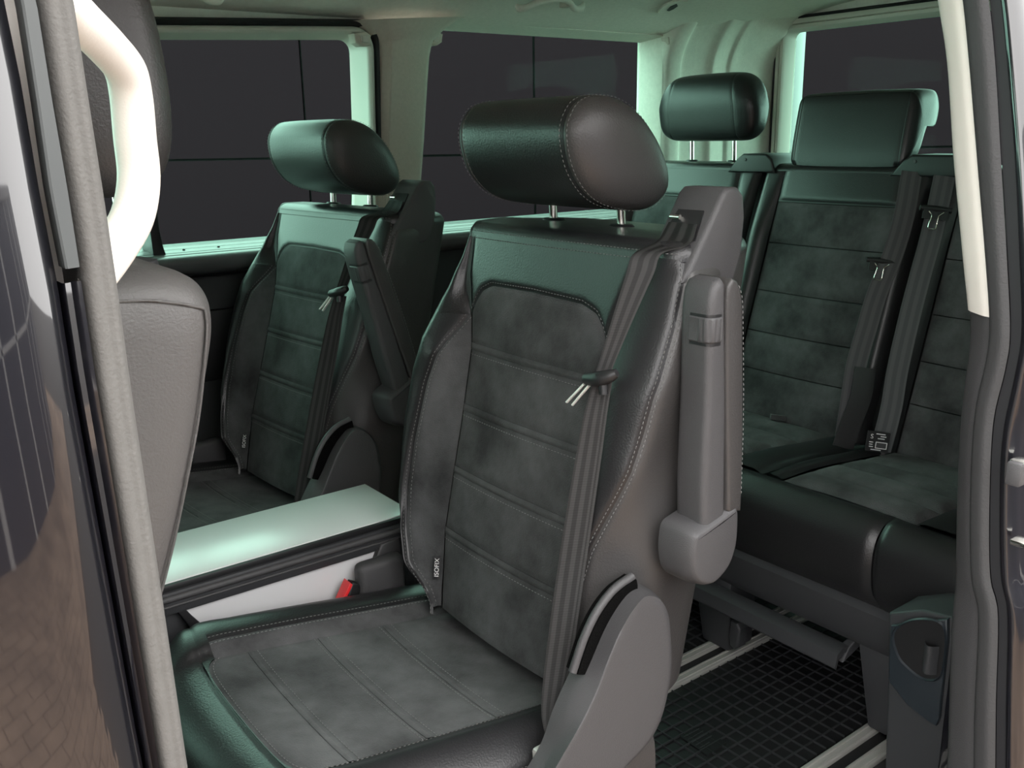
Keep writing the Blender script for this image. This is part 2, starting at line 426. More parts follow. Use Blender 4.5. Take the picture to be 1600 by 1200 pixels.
prism('divider', [(p0[0], .84), (p1[0]+.012, .84), (p1[0]+.004, .875), (p1[0], .91), (p1[0]-.002, 1.37), (p0[0]-.01, 1.37)], 'y', 2.10, 2.18, 'plastic_black', w1, .003)
# window 2
w2 = thing('window_2', 'far rear quarter window behind the near headrest', 'window', (1.75, 2.15, .86)); structure(w2)
box('pane', (1.3, 2.185, .84), (2.25, 2.191, 1.40), 'glass', w2, 0)
def ring2(): pass
box('rear_reveal', (2.165, 2.085, .84), (2.24, 2.20, 1.39), 'headliner', w2, .01)
prism('top_reveal', [(2.086, 1.381), (2.10, 1.378), (2.183, 1.370), (2.183, 1.41), (2.10, 1.41)], 'x', 1.3, 2.25, 'headliner', w2, 0)
# far pillar between the windows
tp = thing('trim_1', 'beige fabric covered pillar between the two far windows', 'pillar', (1.25, 2.1, .8)); structure(tp)
lft = [ip(*q, 1, 2.075) for q in ((592, 480), (592, 330), (592, 220), (592, 120), (591, 82), (586, 64), (575, 49), (560, 37), (548, 33))]
rgt = [ip(*q, 1, 2.075) for q in ((660, 480), (663, 330), (668, 220), (671, 120), (673, 82), (678, 64), (690, 48), (708, 33), (718, 29))]
L, Rr = resample(lft, 40), resample(rgt, 40); G = []
for a, b in zip(L, Rr):
    z0, z1 = a[2], b[2]; row = []
    for t, dy in ((-.0, .12), (0, .02), (.02, .004), (.08, -.006), (.2, -.010), (.215, -.016), (.5, -.02), (.85, -.018), (.95, -.008), (1, .012), (1.0, .12)):
        x = a[0]+(b[0]-a[0])*t; z = z0+(z1-z0)*t; bend = -max(0, z-1.33)*.55
        row.append((x, yw(z)-.012+dy+bend, z))
    G.append(row)
grid('cover', G, 'pillar_fabric', tp, sharp=50)
# roller blind brackets
def hook(x, y, z, label, flip=1):
    h = thing('blind_hook', label, 'hook', (x, y, z))
    prism('hook_body', [(x-.022*flip, z+.008), (x-.018*flip, z-.012), (x-.004*flip, z-.02), (x+.02*flip, z-.018), (x+.024*flip, z+.006), (x+.01*flip, z+.014)], 'y', y-.022, y+.01, 'pillar_fabric', h, .004)
    prism('hook_tip', [(x-.006*flip, z+.004), (x-.004*flip, z-.012), (x+.012*flip, z-.012), (x+.014*flip, z+.004)], 'y', y-.030, y-.021, 'door_frame', h, .003)
p = ip(558, 60, 1, 2.09); hook(p[0], 2.085, p[2], 'small blind hook at the rear top corner of the left far window')
p = ip(1042, 64, 1, 2.09); hook(p[0], 2.085, p[2], 'small blind hook beside the top of the rear corner pillar')
p = ip(679, 58, 1, 2.09); hook(p[0], 2.105, p[2], 'small blind hook half hidden behind the beige far pillar', -1)

# rear corner pillar and tailgate
t2 = thing('trim_2', 'pale ribbed rear corner pillar behind the far bench headrest', 'pillar', (2.4, 2.1, .8)); structure(t2)
cs = [(2.165, 2.14), (2.168, 2.09), (2.185, 2.072), (2.225, 2.068), (2.235, 2.078), (2.25, 2.080), (2.33, 2.066), (2.345, 2.052), (2.36, 2.05), (2.42, 2.055), (2.43, 2.047), (2.47, 2.043), (2.53, 2.03), (2.57, 2.02), (2.60, 2.012), (2.61, 2.03), (2.61, 2.14)]
zz = [.5, .9, 1.1, 1.25, 1.33, 1.37, 1.40, 1.43, 1.47]
G = [[(x, y-max(0, z-1.3)**2*3.0-(.03*max(0, z-1.30)/.15), z) for x, y in resample(spline(cs, 120), 70)] for z in np.interp(np.linspace(0, 8, 30), range(9), zz)]
grid('cover', G, 'headliner', t2)
wr = thing('wall_rear', 'tailgate frame with pale trim around the rear window', 'tailgate', (2.65, 1.35, 0)); structure(wr)
box('lower_trim', (2.60, .45, 0), (2.72, 2.25, .95), 'trim_dark', wr, .005)
G = []
def ring_x(x0y, secs, mm, name):
    loops = []
    for ins, dx in secs:
        q = rrect(.70+ins, 1.995-ins, .90+ins, 1.432-ins, max(.012, .05-ins)); loops.append([(2.60+dx, a, b) for a, b in q])
    loft(name, loops, mm, wr, caps=False, sharp=50)
ring_x(0, [(-.018, .03), (-.016, .0), (-.011, -.004), (-.006, 0)], 'rubber', 'rubber_seal')
ring_x(0, [(-.008, .03), (-.006, -.004), (0, -.008), (.008, -.008), (.010, -.002), (.013, -.008), (.022, -.008), (.027, .0), (.03, .05)], 'door_frame', 'frame')
box('header', (2.615, .4, 1.435), (2.75, 2.25, 1.52), 'headliner', wr, .005)
box('side_post', (2.66, 2.0, .9), (2.75, 2.25, 1.5), 'paint', wr, .005)
box('side_post', (2.62, .4, .9), (2.75, .74, 1.5), 'paint', wr, .005)
w3 = thing('window_3', 'tailgate window behind the middle bench headrest', 'window', (2.65, 1.35, .9)); structure(w3)
box('pane', (2.645, .68, .90), (2.651, 2.02, 1.46), 'glass', w3, 0)

# near side: rear body, window
wn = thing('wall_near', 'rear side wall of the van behind the sliding door opening', 'wall', (1.8, .5, 0)); structure(wn)
box('lower_body', (1.10, .42, -.35), (2.75, .52, .85), 'paint', wn, .006)
box('lower_trim', (1.34, .52, 0), (2.7, .56, .85), 'trim_dark', wn, .004)
box('upper_body', (1.10, .46, 1.36), (2.75, .56, 1.52), 'paint', wn, .004)
box('pillar', (1.12, .44, .80), (1.25, .515, 1.45), 'paint', wn, .006)
box('rear_post', (2.2, .46, .8), (2.7, .57, 1.45), 'trim_dark', wn, .006)
box('pane', (1.25, .49, .84), (2.21, .496, 1.38), 'privacy_glass', wn, 0)
box('roof_rail', (-1.3, .49, 1.335), (1.12, .60, 1.52), 'cream', wn, .008)
box('door_sill', (.02, .40, -.32), (1.12, .46, -.005), 'plastic_dark', wn, .006)

# rear door jamb: cream trim, dark trim, seal, gap, body edge
jb = thing('trim_3', 'rear door jamb with cream upper trim and dark lower trim', 'door jamb', (1.0, .48, 0)); structure(jb)
n1 = [(1460, -40), (1465, 0), (1480, 100), (1490, 250), (1504, 400), (1514, 505), (1511, 560), (1501, 650), (1495, 760), (1491, 900), (1484, 1000), (1478, 1200), (1475, 1300)]
n2 = [(1498, -40), (1505, 0), (1515, 100), (1528, 250), (1541, 400), (1548, 505), (1543, 560), (1526, 640), (1518, 760), (1519, 900), (1530, 960), (1524, 1100), (1522, 1200), (1520, 1300)]
n3 = [(1536, -40), (1545, 0), (1555, 100), (1564, 250), (1573, 400), (1578, 520), (1570, 580), (1552, 660), (1546, 780), (1547, 900), (1559, 960), (1556, 1100), (1555, 1200), (1553, 1300)]
n4 = [(1555, -40), (1563, 0), (1573, 100), (1585, 250), (1592, 400), (1595, 520), (1584, 590), (1566, 680), (1561, 780), (1563, 900), (1573, 960), (1571, 1100), (1570, 1200), (1568, 1300)]
def line(px, x, n=70):
    P = np.array([ip(a, b, 0, x) for a, b in px]); s = spline(P, 200)
    z = np.linspace(s[0][2], s[-1][2], n); o = np.argsort(s[:, 2])
    return np.stack([np.full(n, x), np.interp(z, s[o, 2], s[o, 1]), z], 1)
zq = np.linspace(1.36, .20, 110)
def at(px, x):
    P = np.array([ip(a, b, 0, x) for a, b in px]); s = spline(P, 300); o = np.argsort(s[:, 2])
    return np.interp(zq, s[o, 2], s[o, 1])
yA, yB, yC, yD = at(n1, 1.03), at(n2, 1.0), at(n3, .99), at(n4, .988)
def strip(name, y0, x0, y1, x1, bulge, mm, sel, back=None):
    G = []
    for k in range(len(zq)):
        if not sel(zq[k]): continue
        a = np.array([x0, y0[k]]); b = np.array([x1, y1[k]]); nrm = np.array([-(b-a)[1], (b-a)[0]]); nrm /= np.linalg.norm(nrm)
        if nrm[1] > 0 and abs(nrm[1]) > abs(nrm[0]) or nrm[0] > 0 and abs(nrm[0]) >= abs(nrm[1]): nrm = -nrm
        row = [] if back is None else [(*(a+np.array([back, .012])), zq[k])]
        for t in np.linspace(0, 1, 9): row.append((*(a+(b-a)*t+nrm*bulge*(1-(2*t-1)**4)), zq[k]))
        G.append(row)
    return grid(name, G, mm, jb, sharp=60)
zc = 0.893
strip('cream_trim', yA, 1.03, yB, 1.0, .004, 'cream', lambda z: z >= zc, .09)
strip('dark_trim', yA-.0005, 1.0325, yB+.001, 1.0028, .004, 'plastic_grey', lambda z: z < zc+.06, .3)
o = strip('door_seal', yB, 1.0, yC, .99, .007, 'seal_right', lambda z: True)
strip('gap', yC, .992, yD, .99, 0, 'rubber', lambda z: True)
G = [[(.989, yD[k], zq[k]), (.986, yD[k]-.004, zq[k]), (.988, yD[k]-.010, zq[k]), (1.0, yD[k]-.016, zq[k]), (1.14, yD[k]-.03, zq[k])] for k in range(len(zq))]
grid('body_edge', G, 'paint', jb)
G = [[(1.14, yD[k]-.03, zq[k]), (1.14, .53, zq[k])] for k in range(len(zq))]
grid('body_inner', G, 'rubber', jb)
# latch hardware at the body edge
p = ip(1590, 735, 0, .985)
box('latch_bracket', (.965, p[1]-.012, p[2]-.012), (.99, p[1]+.004, p[2]+.014), 'plastic_grey', jb, .003)
for yy in (720, 845): 
    p = ip(1592, yy, 0, .98); box('striker_plate', (.972, p[1]-.02, p[2]-.004), (.99, p[1]+.006, p[2]+.002), 'chrome', jb, .001)

# side trim box with cup holder in front of the bench end
cb = thing('trim_4', 'dark side trim box with cup holder beside the bench', 'side trim', (1.4, .6, 0)); structure(cb)
xf = 1.30
def ipx(a, b, x=xf): q = ip(a, b, 0, x); return (q[1], q[2])
out = [ipx(1388, 958), ipx(1386, 1060), ipx(1383, 1160), ipx(1378, 1330), (.5, -.02), (.5, ipx(1500, 952)[1]), ipx(1440, 953)]
prism('box_body', out, 'x', xf, 1.9, 'plastic_dark', cb, .006)
q = [ipx(1396, 975), ipx(1393, 1010), ipx(1392, 1062), ipx(1420, 1098), ipx(1452, 1124), ipx(1466, 1132), ipx(1471, 1120), ipx(1475, 1080), ipx(1484, 1000), ipx(1484, 965)]
prism('pocket_insert', q, 'x', xf-.008, xf+.004, 'plastic_blue', cb, .003)
q2 = spline([ipx(1401, 985), ipx(1407, 1020), ipx(1425, 1042), ipx(1448, 1058), ipx(1470, 1058), ipx(1478, 1040), ipx(1482, 990), ipx(1470, 968), ipx(1430, 966)], 36, True)
c0 = q2.mean(0); loops = []
for sc, x in ((1.04, xf-.009), (1.0, xf-.012), (.95, xf-.008), (.86, xf-.004)): loops.append([(x, *(c0+(v-c0)*sc)) for v in q2])
loft('pocket_rim', loops, 'plastic_blue', cb, caps=False)
obj('pocket_dark_face', [(xf-.0085, *(c0+(v-c0)*.97)) for v in q2], [tuple(range(36))], 'plastic_black', cb, smooth=False)  # flat black face; the shade of the hollow is put into its colour
a, b = ipx(1462, 1002), ipx(1462, 1048)
G = [[(xf-.010-.012*math.sin(t*math.pi), a[0]+.024*(t-.5), z) for t in np.linspace(0, 1, 9)] for z in (a[1], a[1]-.004, b[1]+.004, b[1])]
grid('cup_clip', G, 'plastic_dark', cb)

# ------------------------------------------------------------------ near front: door skin, seals, pillar
d1 = thing('door_1', 'dark glossy front passenger door reflecting the yard', 'door', (-.4, .45, -.3)); structure(d1)
zs = np.linspace(-.35, 1.45, 40)
def skin(u):   # plan curve of the door rear edge
    return u
xs = [-1.25, -.8, -.4, -.1, .0, .04, .065, .082, .093, .099, .1005, .100]
ys = [.455, .44, .432, .433, .4365, .4405, .4445, .4485, .4535, .4595, .466, .49]
G = [[(x+.0, y+.10*max(0, z-.95)**2+.02*max(0, .7-z)**2, z) for x, y in zip(xs, ys)] for z in zs]
# shift the rear edge with the measured line of the seal
e0 = [(8, -40), (18, 0), (48, 150), (72, 300), (100, 440), (124, 600), (178, 900), (232, 1200), (258, 1330)]
eP = np.array([ip(a, b, 1, .452) for a, b in e0]); eo = np.argsort(eP[:, 2])
ex = lambda z: np.interp(z, eP[eo, 2], eP[eo, 0])
G = [[(x+(ex(z)-.1005), y, z) for x, y in zip(xs, ys)] for z in zs]
grid('outer_skin', G, 'paint', d1, sharp=80)
s0 = [(36, -40), (50, 0), (74, 150), (100, 300), (122, 440), (146, 600), (196, 900), (245, 1200), (268, 1330)]
s1 = [(96, -40), (105, 0), (128, 150), (152, 300), (173, 440), (195, 600), (240, 900), (285, 1200), (306, 1330)]
def xat(px, y):
    P = np.array([ip(a, b, 1, y) for a, b in px]); o = np.argsort(P[:, 2]); return lambda z: np.interp(z, P[o, 2], P[o, 0])
x0f, x1f = xat(s0, .474), xat(s1, .497)
zs2 = np.linspace(.45, 1.36, 60)
pb = thing('trim_5', 'grey rubber door seal along the front pillar edge', 'door seal', (.11, .48, .4)); structure(pb)
G = []
for z in zs2:
    a, b = x0f(z), x1f(z); row = [(a-.001, .50, z)]
    for t, dy in ((0, .474), (.06, .469), (.16, .466), (.3, .465), (.42, .4665), (.5, .4675), (.58, .467), (.7, .4675), (.85, .4735), (.94, .482), (1, .497)): row.append((a+(b-a)*t, dy, z))
    row.append((b-.004, .515, z)); G.append(row)
grid('rubber_seal', G, 'seal', pb, sharp=70)
# upper glass edge strip between seal and door skin, and the glossy finisher below it
zt = np.linspace(1.045, 1.165, 14); G = []
tl = xat([(14, -60), (27, 5), (50, 150), (72, 300), (100, 440), (104, 470)], .455)
for z in zt:
    a, b = tl(z)+.002, x0f(z)-.0005; k = min(1, (1.168-z)/.006)
    G.append([(a, .470, z), (a, .458-.001*k, z), (a+.001, .4562, z), (b-.001, .459, z), (b, .464, z), (b, .48, z)])
grid('glass_edge_strip', G, 'glass_strip', pb, sharp=40)
zt = np.linspace(.45, 1.038, 30)
G = [[(ex(z)+.001, .49, z), (ex(z)+.001, .462, z), (ex(z)+.002, .4605, z), (ex(z)*.55+x0f(z)*.45, .462, z), (ex(z)*.45+x0f(z)*.55, .4655, z), (x0f(z)-.001, .463, z), (x0f(z), .468, z), (x0f(z), .49, z)] for z in zt]
grid('gloss_finisher', G, 'paint', pb, sharp=40)
# light plastic edge behind the seal, lower half
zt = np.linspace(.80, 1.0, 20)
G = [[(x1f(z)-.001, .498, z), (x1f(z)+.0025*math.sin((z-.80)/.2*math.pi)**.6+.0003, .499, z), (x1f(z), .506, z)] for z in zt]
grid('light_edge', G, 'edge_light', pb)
box('pillar_body', (.02, .50, -.05), (.112, .585, 1.42), 'cream', pb, .006)
box('pillar_skin', (.02, .475, -.35), (.085, .51, 1.45), 'paint', pb, .004)
w4 = thing('window_4', 'far front door window hidden behind the front seat', 'window', (-.6, 2.18, .85)); structure(w4)
box('pane', (-1.3, 2.185, .84), (.03, 2.191, 1.37), 'glass', w4, 0)
w5 = thing('window_5', 'windscreen at the front of the cabin', 'window', (-1.3, 1.35, .85)); structure(w5)
box('pane', (-1.306, .42, .94), (-1.30, 2.26, 1.33), 'windscreen_glass', w5, 0)  # unseen windscreen, kept small and dark to hold back light from the front
box('header', (-1.36, .42, 1.32), (-1.28, 2.26, 1.52), 'trim_dark', w5, 0)
# dash end / front bulkhead closes the cabin low down
structure(box('wall_front', (-1.36, .44, -.3), (-1.28, 2.3, .95), 'trim_dark', None, 0), 'dark front bulkhead of the cabin', 'wall')

# ------------------------------------------------------------------ grab handles
gh = thing('grab_handle', 'cream curved grab handle on the front door pillar', 'handle', (.13, .55, 1.1))
px = [(40, -30, .55), (100, 8, .56), (132, 38, .57), (168, 74, .588), (195, 108, .602), (205, 150, .61), (211, 215, .612), (217, 280, .612), (207, 338, .606), (180, 386, .590), (146, 432, .572), (100, 490, .55)]
path = spline([ip(a, b, 1, y) for a, b, y in px], 60)
rr = np.interp(np.linspace(0, 1, 60), [0, .12, .3, .5, .7, .88, 1], [.0122, .0122, .0122, .0128, .0130, .0128, .0122])
tube('grip', path, rr, 'cream', gh, 20, squash=(1, .95))
m_ = [ip(a, b, 1, .556) for a, b in ((60, -20), (112, 20))]
tube('mount_collar', spline([m_[0], (m_[0]+m_[1])/2, m_[1]], 8), .0135, 'cream', gh, 18)
ch = thing('ceiling_grab_handle', 'pale curved grab handle folded against the roof lining', 'handle', (1.6, 1.95, 1.43))
pp = [(806, 8, 1.93), (812, 13, 1.925), (822, 12, 1.918), (838, 5, 1.91), (856, 0, 1.905), (878, -1, 1.905), (890, 4, 1.91), (897, 13, 1.918), (907, 13, 1.925), (912, 5, 1.93)]
tube('grip', spline([ip(a, b, 1, y) for a, b, y in pp], 50), np.interp(np.linspace(0, 1, 50), [0, .1, .3, .7, .9, 1], [.004, .010, .0075, .0075, .010, .004]), 'headliner', ch, 12)
c = ip(883, 7, 1, 1.93); box('hinge', (c[0]-.012, 1.91, c[2]-.008), (c[0]+.012, 1.94, c[2]+.012), 'pillar_fabric', ch, .003)
ch2 = thing('ceiling_grab_handle', 'pale grab handle ends above the left far window', 'handle', (.7, 1.95, 1.38))
pp = [(205, -4, 1.95), (216, 2, 1.945), (228, -1, 1.94), (258, -12, 1.93), (300, -12, 1.93), (322, -1, 1.94), (337, 2, 1.945), (350, -4, 1.95)]
tube('grip', spline([ip(a, b, 1, y) for a, b, y in pp], 50), np.interp(np.linspace(0, 1, 50), [0, .1, .3, .7, .9, 1], [.004, .009, .007, .007, .009, .004]), 'headliner', ch2, 12)
hk = thing('coat_hook', 'small flush coat hook plate in the roof lining', 'hook', (2.1, 1.95, 1.44))
def cz(y): return np.interp(y, prof[::-1, 0], prof[::-1, 1])
def on_ceiling(a, b):
    best = None
    for y in np.linspace(1.7, 2.08, 200):
        p = ip(a, b, 1, y); d = abs(p[2]-cz(y))
        if best is None or d < best[0]: best = (d, p)
    return best[1]
def plate(pxs, lift, mm, name):
    A = [on_ceiling(a, b) for a, b in pxs]; n = len(A); dn = np.array([0, -.3, -.95])
    V = [p+dn*lift for p in A]+[p-dn*.004 for p in A]
    F = [tuple(range(n)), tuple(range(2*n-1, n-1, -1))]+[(i, (i+1) % n, n+(i+1) % n, n+i) for i in range(n)]
    obj(name, V, F, mm, hk, smooth=False)
plate([(1027, 20), (1037, 9), (1054, 2), (1075, 1), (1064, 14), (1047, 22)], .002, 'headliner', 'plate')
plate([(1042, 15), (1047, 9), (1057, 5), (1059, 8), (1052, 13), (1045, 16)], .003, 'plastic_dark', 'slot')
#SECTION_SEATS
# ------------------------------------------------------------------ captain seat (built once at the near place, then copied)
YC = .99
BX = lambda z: .716+(z-.51)*.208            # plane of the backrest insert
seat = thing('captain_seat', 'near black leather and grey suede captain seat with raised armrest', 'seat', (.55, YC, 0), 'captain seats of the middle row')
I = np.interp
def back_keys(z):
    Wf = I(z, [.38, .44, .475, .55, .67, .75, .86, .935, .97], [.10, .152, .212, .250, .262, .257, .226, .194, .172])
    Wn = I(z, [.38, .50, .56, .60, .646, .68, .71, .775, .82, .88, .936, .97], [.19, .19, .198, .205, .222, .236, .246, .255, .261, .262, .257, .24])
    vL = I(z, [.38, .42, .51, .604, .686, .792, .838, .90, .958, 1], [.12, .128, .143, .142, .14, .141, .152, .172, .175, .17])
    vR = -I(z, [.38, .51, .80, .86, .958, 1], [.14, .145, .142, .145, .18, .175])
    vb = I(z, [.38, .423, .449, .503, .568, .641, .732, .796, .84, 1], [.122, .135, .172, .198, .21, .21, .198, .176, .1535, .14])
    cr = max(Wf-.03, vL+.45*(Wf-vL))
    if z > .84: vb = vL+.0015+min(.25*(z-.84), .4*(cr-vL))
    vb = max(vb, vL+.001); Wf = max(Wf, vb+.012); cr = max(cr, vb+.005)
    B = .042*I(z, [.40, .46, .80, .92, .96], [.35, 1, 1, .15, 0])
    th = I(z, [.38, .6, .97], [.17, .17, .15])
    far = [(Wf-.05, th), (Wf+.004, th*.5), (Wf+.004, .012), (cr, -B), (vb, -B*I(z, [.78, .84, .96], [.8, .05, .0])), (vL, 0)]
    Bn = .040*I(z, [.40, .46, .80, .93, .96], [.35, 1, 1, .35, .1])
    near = [(vR, 0), (vR-.05*(.0 + 1), -Bn*.92), (-Wn, -Bn*.75+.012*I(z, [.6, .75], [0, 1])), (-max(.252, Wn+.004), .028), (-.252, th*.55), (-.22, th)]
    back = [(-.12, th+.022), (0, th+.026), (.1, th+.02)]
    return far+near+back                     # indices: 0..5 far, 6..11 near, 12..14 back
def S(s, z):
    K = back_keys(z); k = keycurve(K, s)
    return np.array([BX(z)+k[1], YC+k[0], z])
def patch_back(s0, s1, z0, z1, ns, nz):
    """s0,s1,z0,z1 may be functions; rows = z, columns = s"""
    f = lambda q, a: q(a) if callable(q) else q
    G = []
    for b in easeg(nz):
        row = []
        for a in easeg(ns):
            zlo, zhi = f(z0, a), f(z1, a); z = zlo+(zhi-zlo)*b
            lo, hi = f(s0, z), f(s1, z); row.append(S(lo+(hi-lo)*a, z))
        G.append(row)
    return np.array(G)
# front surface flat part: override so the insert stays gently crowned
def S_ins(t, z):
    K = back_keys(z); a, b = np.array(K[5]), np.array(K[6]); k = a+(b-a)*t
    crown = -.006*math.sin(math.pi*t)*I(z, [.42, .9], [1, .5]); dip = .008*math.exp(-((z-.62)/.12)**2)*0
    return np.array([BX(z)+k[1]+crown+dip, YC+k[0], z])
def arch(t): return float(I(t, [0, .05, .10, .18, .48, .80, .90, .96, 1], [.842, .862, .877, .887, .889, .886, .877, .862, .846]))
def ins_patch(z0, z1, nt, nz):
    G = []
    for b in easeg(nz):
        G.append([S_ins(t, (z0(t) if callable(z0) else z0)+((z1(t) if callable(z1) else z1)-(z0(t) if callable(z0) else z0))*b) for t in easeg(nt)])
    return np.array(G)
FR = (-1, -.3, .1)
ZS = [.510, .606, .702, .794]; hw = .0052
lims = [(.392, ZS[0]-hw)]+[(ZS[i]+hw, ZS[i+1]-hw) for i in range(3)]
for a, b in lims: panel('insert_panel', ins_patch(a, b, 40, 18), 'suede', seat, g=.0035, wd=.0055, out=FR, sewn='i1')
panel('insert_panel', ins_patch(ZS[3]+hw, arch, 50, 22), 'suede', seat, g=.0035, wd=.0055, out=FR, sewn='')
for zc_ in ZS: panel('seam_strip', ins_patch(zc_-hw, zc_+hw, 40, 7), 'suede', seat, g=.0026, wd=.0022, out=FR)
panel('yoke_panel', ins_patch(arch, .957, 56, 20), 'leather', seat, edges='i0 j0 j1', g=.0035, wd=.006, out=FR, sewn='i0 i1', inset=.005)
panel('bolster_strip', patch_back(4, 5, .395, .839, 14, 60), 'suede', seat, edges='j0 j1', g=.003, wd=.005, out=(-1, -.3, 0), sewn='j0')
panel('outer_bolster', patch_back(0, 4, .385, .8401, 40, 60), 'leather', seat, edges='j1', g=.003, wd=.006, out=(-1, .6, 0), sewn='j1', inset=.005)
panel('shoulder_panel', patch_back(0, 5, .84, .957, 44, 24), 'leather', seat, edges='j1', g=.003, wd=.006, out=(-1, .6, 0), sewn='', inset=.005)
panel('near_bolster', patch_back(6, 8, .385, .957, 34, 70), 'leather', seat, edges='j0 j1', g=.0032, wd=.006, out=(-1, -.6, 0), sewn='j1', inset=.005)
panel('side_panel', patch_back(8, 11, .385, .957, 30, 60), 'leather_side', seat, edges='j0', g=.0032, wd=.006, out=(0, -1, 0), sewn='j0', inset=.004)
panel('back_shell', patch_back(11, 14, .385, .957, 24, 30), 'plastic_dark', seat, edges='', out=(1, 0, 0))
# close the loop 14 -> 0 on the far rear corner, then the rounded top
G = []
for z in np.linspace(.385, .957, 20):
    a, b = S(14, z), S(0, z); G.append([a+(b-a)*t for t in np.linspace(0, 1, 5)])
grid('rear_corner', G, 'plastic_dark', seat)
loop = []
for s in np.r_[np.linspace(0, 5, 40)[:-1]]: loop.append(S(s, .956))
for t in np.linspace(0, 1, 40)[:-1]: loop.append(S_ins(t, .956))
for s in np.linspace(6, 14, 70): loop.append(S(s, .956))
loop = np.array(loop); T = np.roll(loop, -1, 0)-np.roll(loop, 1, 0); Nn = np.stack([T[:, 1], -T[:, 0]], 1); Nn /= np.linalg.norm(Nn, axis=1)[:, None]
cen = loop[:, :2].mean(0)
if ((loop[:, :2]-cen)*Nn).sum() > 0: Nn = -Nn
rows = []
for q in np.linspace(0, math.pi/2, 8):
    r = .022; L_ = loop.copy(); L_[:, :2] += Nn*(r*(1-math.cos(q))); L_[:, 2] += r*.9*math.sin(q)-.003*math.exp(-(q*8)**2); rows.append(L_)
for k in (.3, .6, .9):
    L_ = rows[7].copy(); ctr = np.array([L_[:, 0].mean(), 0]); L_[:, 0] += (ctr[0]-L_[:, 0])*k; L_[:, 1] = YC+(L_[:, 1]-YC)*(1-.12*k); L_[:, 2] += .004*k; rows.append(L_)
loft('top_panel', rows, 'leather', seat, caps=True)
tl_ = np.array([S_ins(t, .9555) for t in np.linspace(0, 1, 60)]+[S(s, .9555) for s in np.linspace(6, 7.6, 15)])
sew(tl_+np.array([-.0005, 0, .007]), np.tile([-1, 0, .4], (len(tl_), 1)))

# headrest
hr = thing  # (name kept local)
def headrest(parent, cx, cy, cz_, hwid, prof_pts, tilt, post_dy, post_x, post_z0, post_z1, mm='leather', capm='leather_side', seam=True, round_end=.05, collar=True, capd=.03, taper=0):
    """pillow with profile prof_pts (x,z offsets) along y, end caps on both sides"""
    pr = spline(prof_pts, 48, True); c, s = math.cos(tilt), math.sin(tilt)
    pr = np.stack([pr[:, 0]*c-pr[:, 1]*s, pr[:, 0]*s+pr[:, 1]*c], 1)
    def sec(y, k, crown=0):
        e = abs(y-cy)/hwid; return [(cx+a*k+crown, cy+(y-cy)*(1-taper*max(0, b*k)/.1), cz_+b*k*(1-(.5*taper*e**3 if b > 0 else 0))) for a, b in pr]
    ce = hwid-capd
    body = [sec(cy+v, 1.0-.05*(abs(v)/hwid)**4*1.0-(.012 if abs(abs(v)-ce) < 1e-6 else 0), -.012*(1-(v/hwid)**2)*0) for v in np.r_[-ce, -ce+.004, -ce+.012, np.linspace(-ce+.03, ce-.03, 13), ce-.012, ce-.004, ce]]
    h = loft('headrest', body, mm, parent, caps=False, sharp=80)
    for sg in (-1, 1):
        k0 = 1.0-.05*(ce/hwid)**4-.012
        rows = [sec(cy+sg*ce, k0)]
        for q in np.linspace(.05, 1, 12):
            rows.append(sec(cy+sg*(ce+capd*math.sin(q*math.pi/2)), k0*(math.cos(q*math.pi/2*.995))**.62+.012*math.sin(min(1, q*6)*math.pi)))
        loft('end_cap', rows, capm, h, caps=True, sharp=80)
        if seam:
            for d, kk in ((.004, 1.004),):
                ring_ = np.array([(cx+a*(k0+.010), cy+sg*(ce-.005), cz_+b*(k0+.010)) for a, b in pr]); n_ = np.stack([pr[:, 0], np.zeros(48), pr[:, 1]], 1)
                sew(resample(np.vstack([ring_, ring_[:1]]), 200), np.vstack([resample(np.vstack([n_, n_[:1]]), 200)]), lift=.001)
                ring_ = np.array([(cx+a*(k0-.004), cy+sg*(ce+.0075), cz_+b*(k0-.004)) for a, b in pr])
                sew(resample(np.vstack([ring_, ring_[:1]]), 200), np.vstack([resample(np.vstack([n_, n_[:1]]), 200)]), lift=.001)
    for sg in (-1, 1):
        tube('post', [(post_x, cy+sg*post_dy, post_z0), (post_x-.004, cy+sg*post_dy, post_z1)], .0062, 'chrome', h, 14)
        if collar:
            z0 = post_z0
            cl = [[(post_x+r*math.cos(a)*.72, cy+sg*post_dy+r*math.sin(a), z) for a in np.linspace(0, 2*math.pi, 24, endpoint=False)] for r, z in ((.020, z0-.012), (.021, z0), (.0205, z0+.004), (.017, z0+.007), (.0085, z0+.0075))]
            loft('post_collar', cl, 'plastic_black', h)
    return h
HP = [(-.080, .012), (-.078, .038), (-.058, .060), (-.018, .064), (.022, .050), (.058, .017), (.081, -.022), (.080, -.050), (.050, -.067), (.002, -.064), (-.040, -.050), (-.068, -.022)]
headrest(seat, .834, YC, 1.076, .140, [(1.09*a, 1.10*b) for a, b in HP], 0, .0715, .882, .975, 1.05, capd=.032)
flush_stitches(seat)

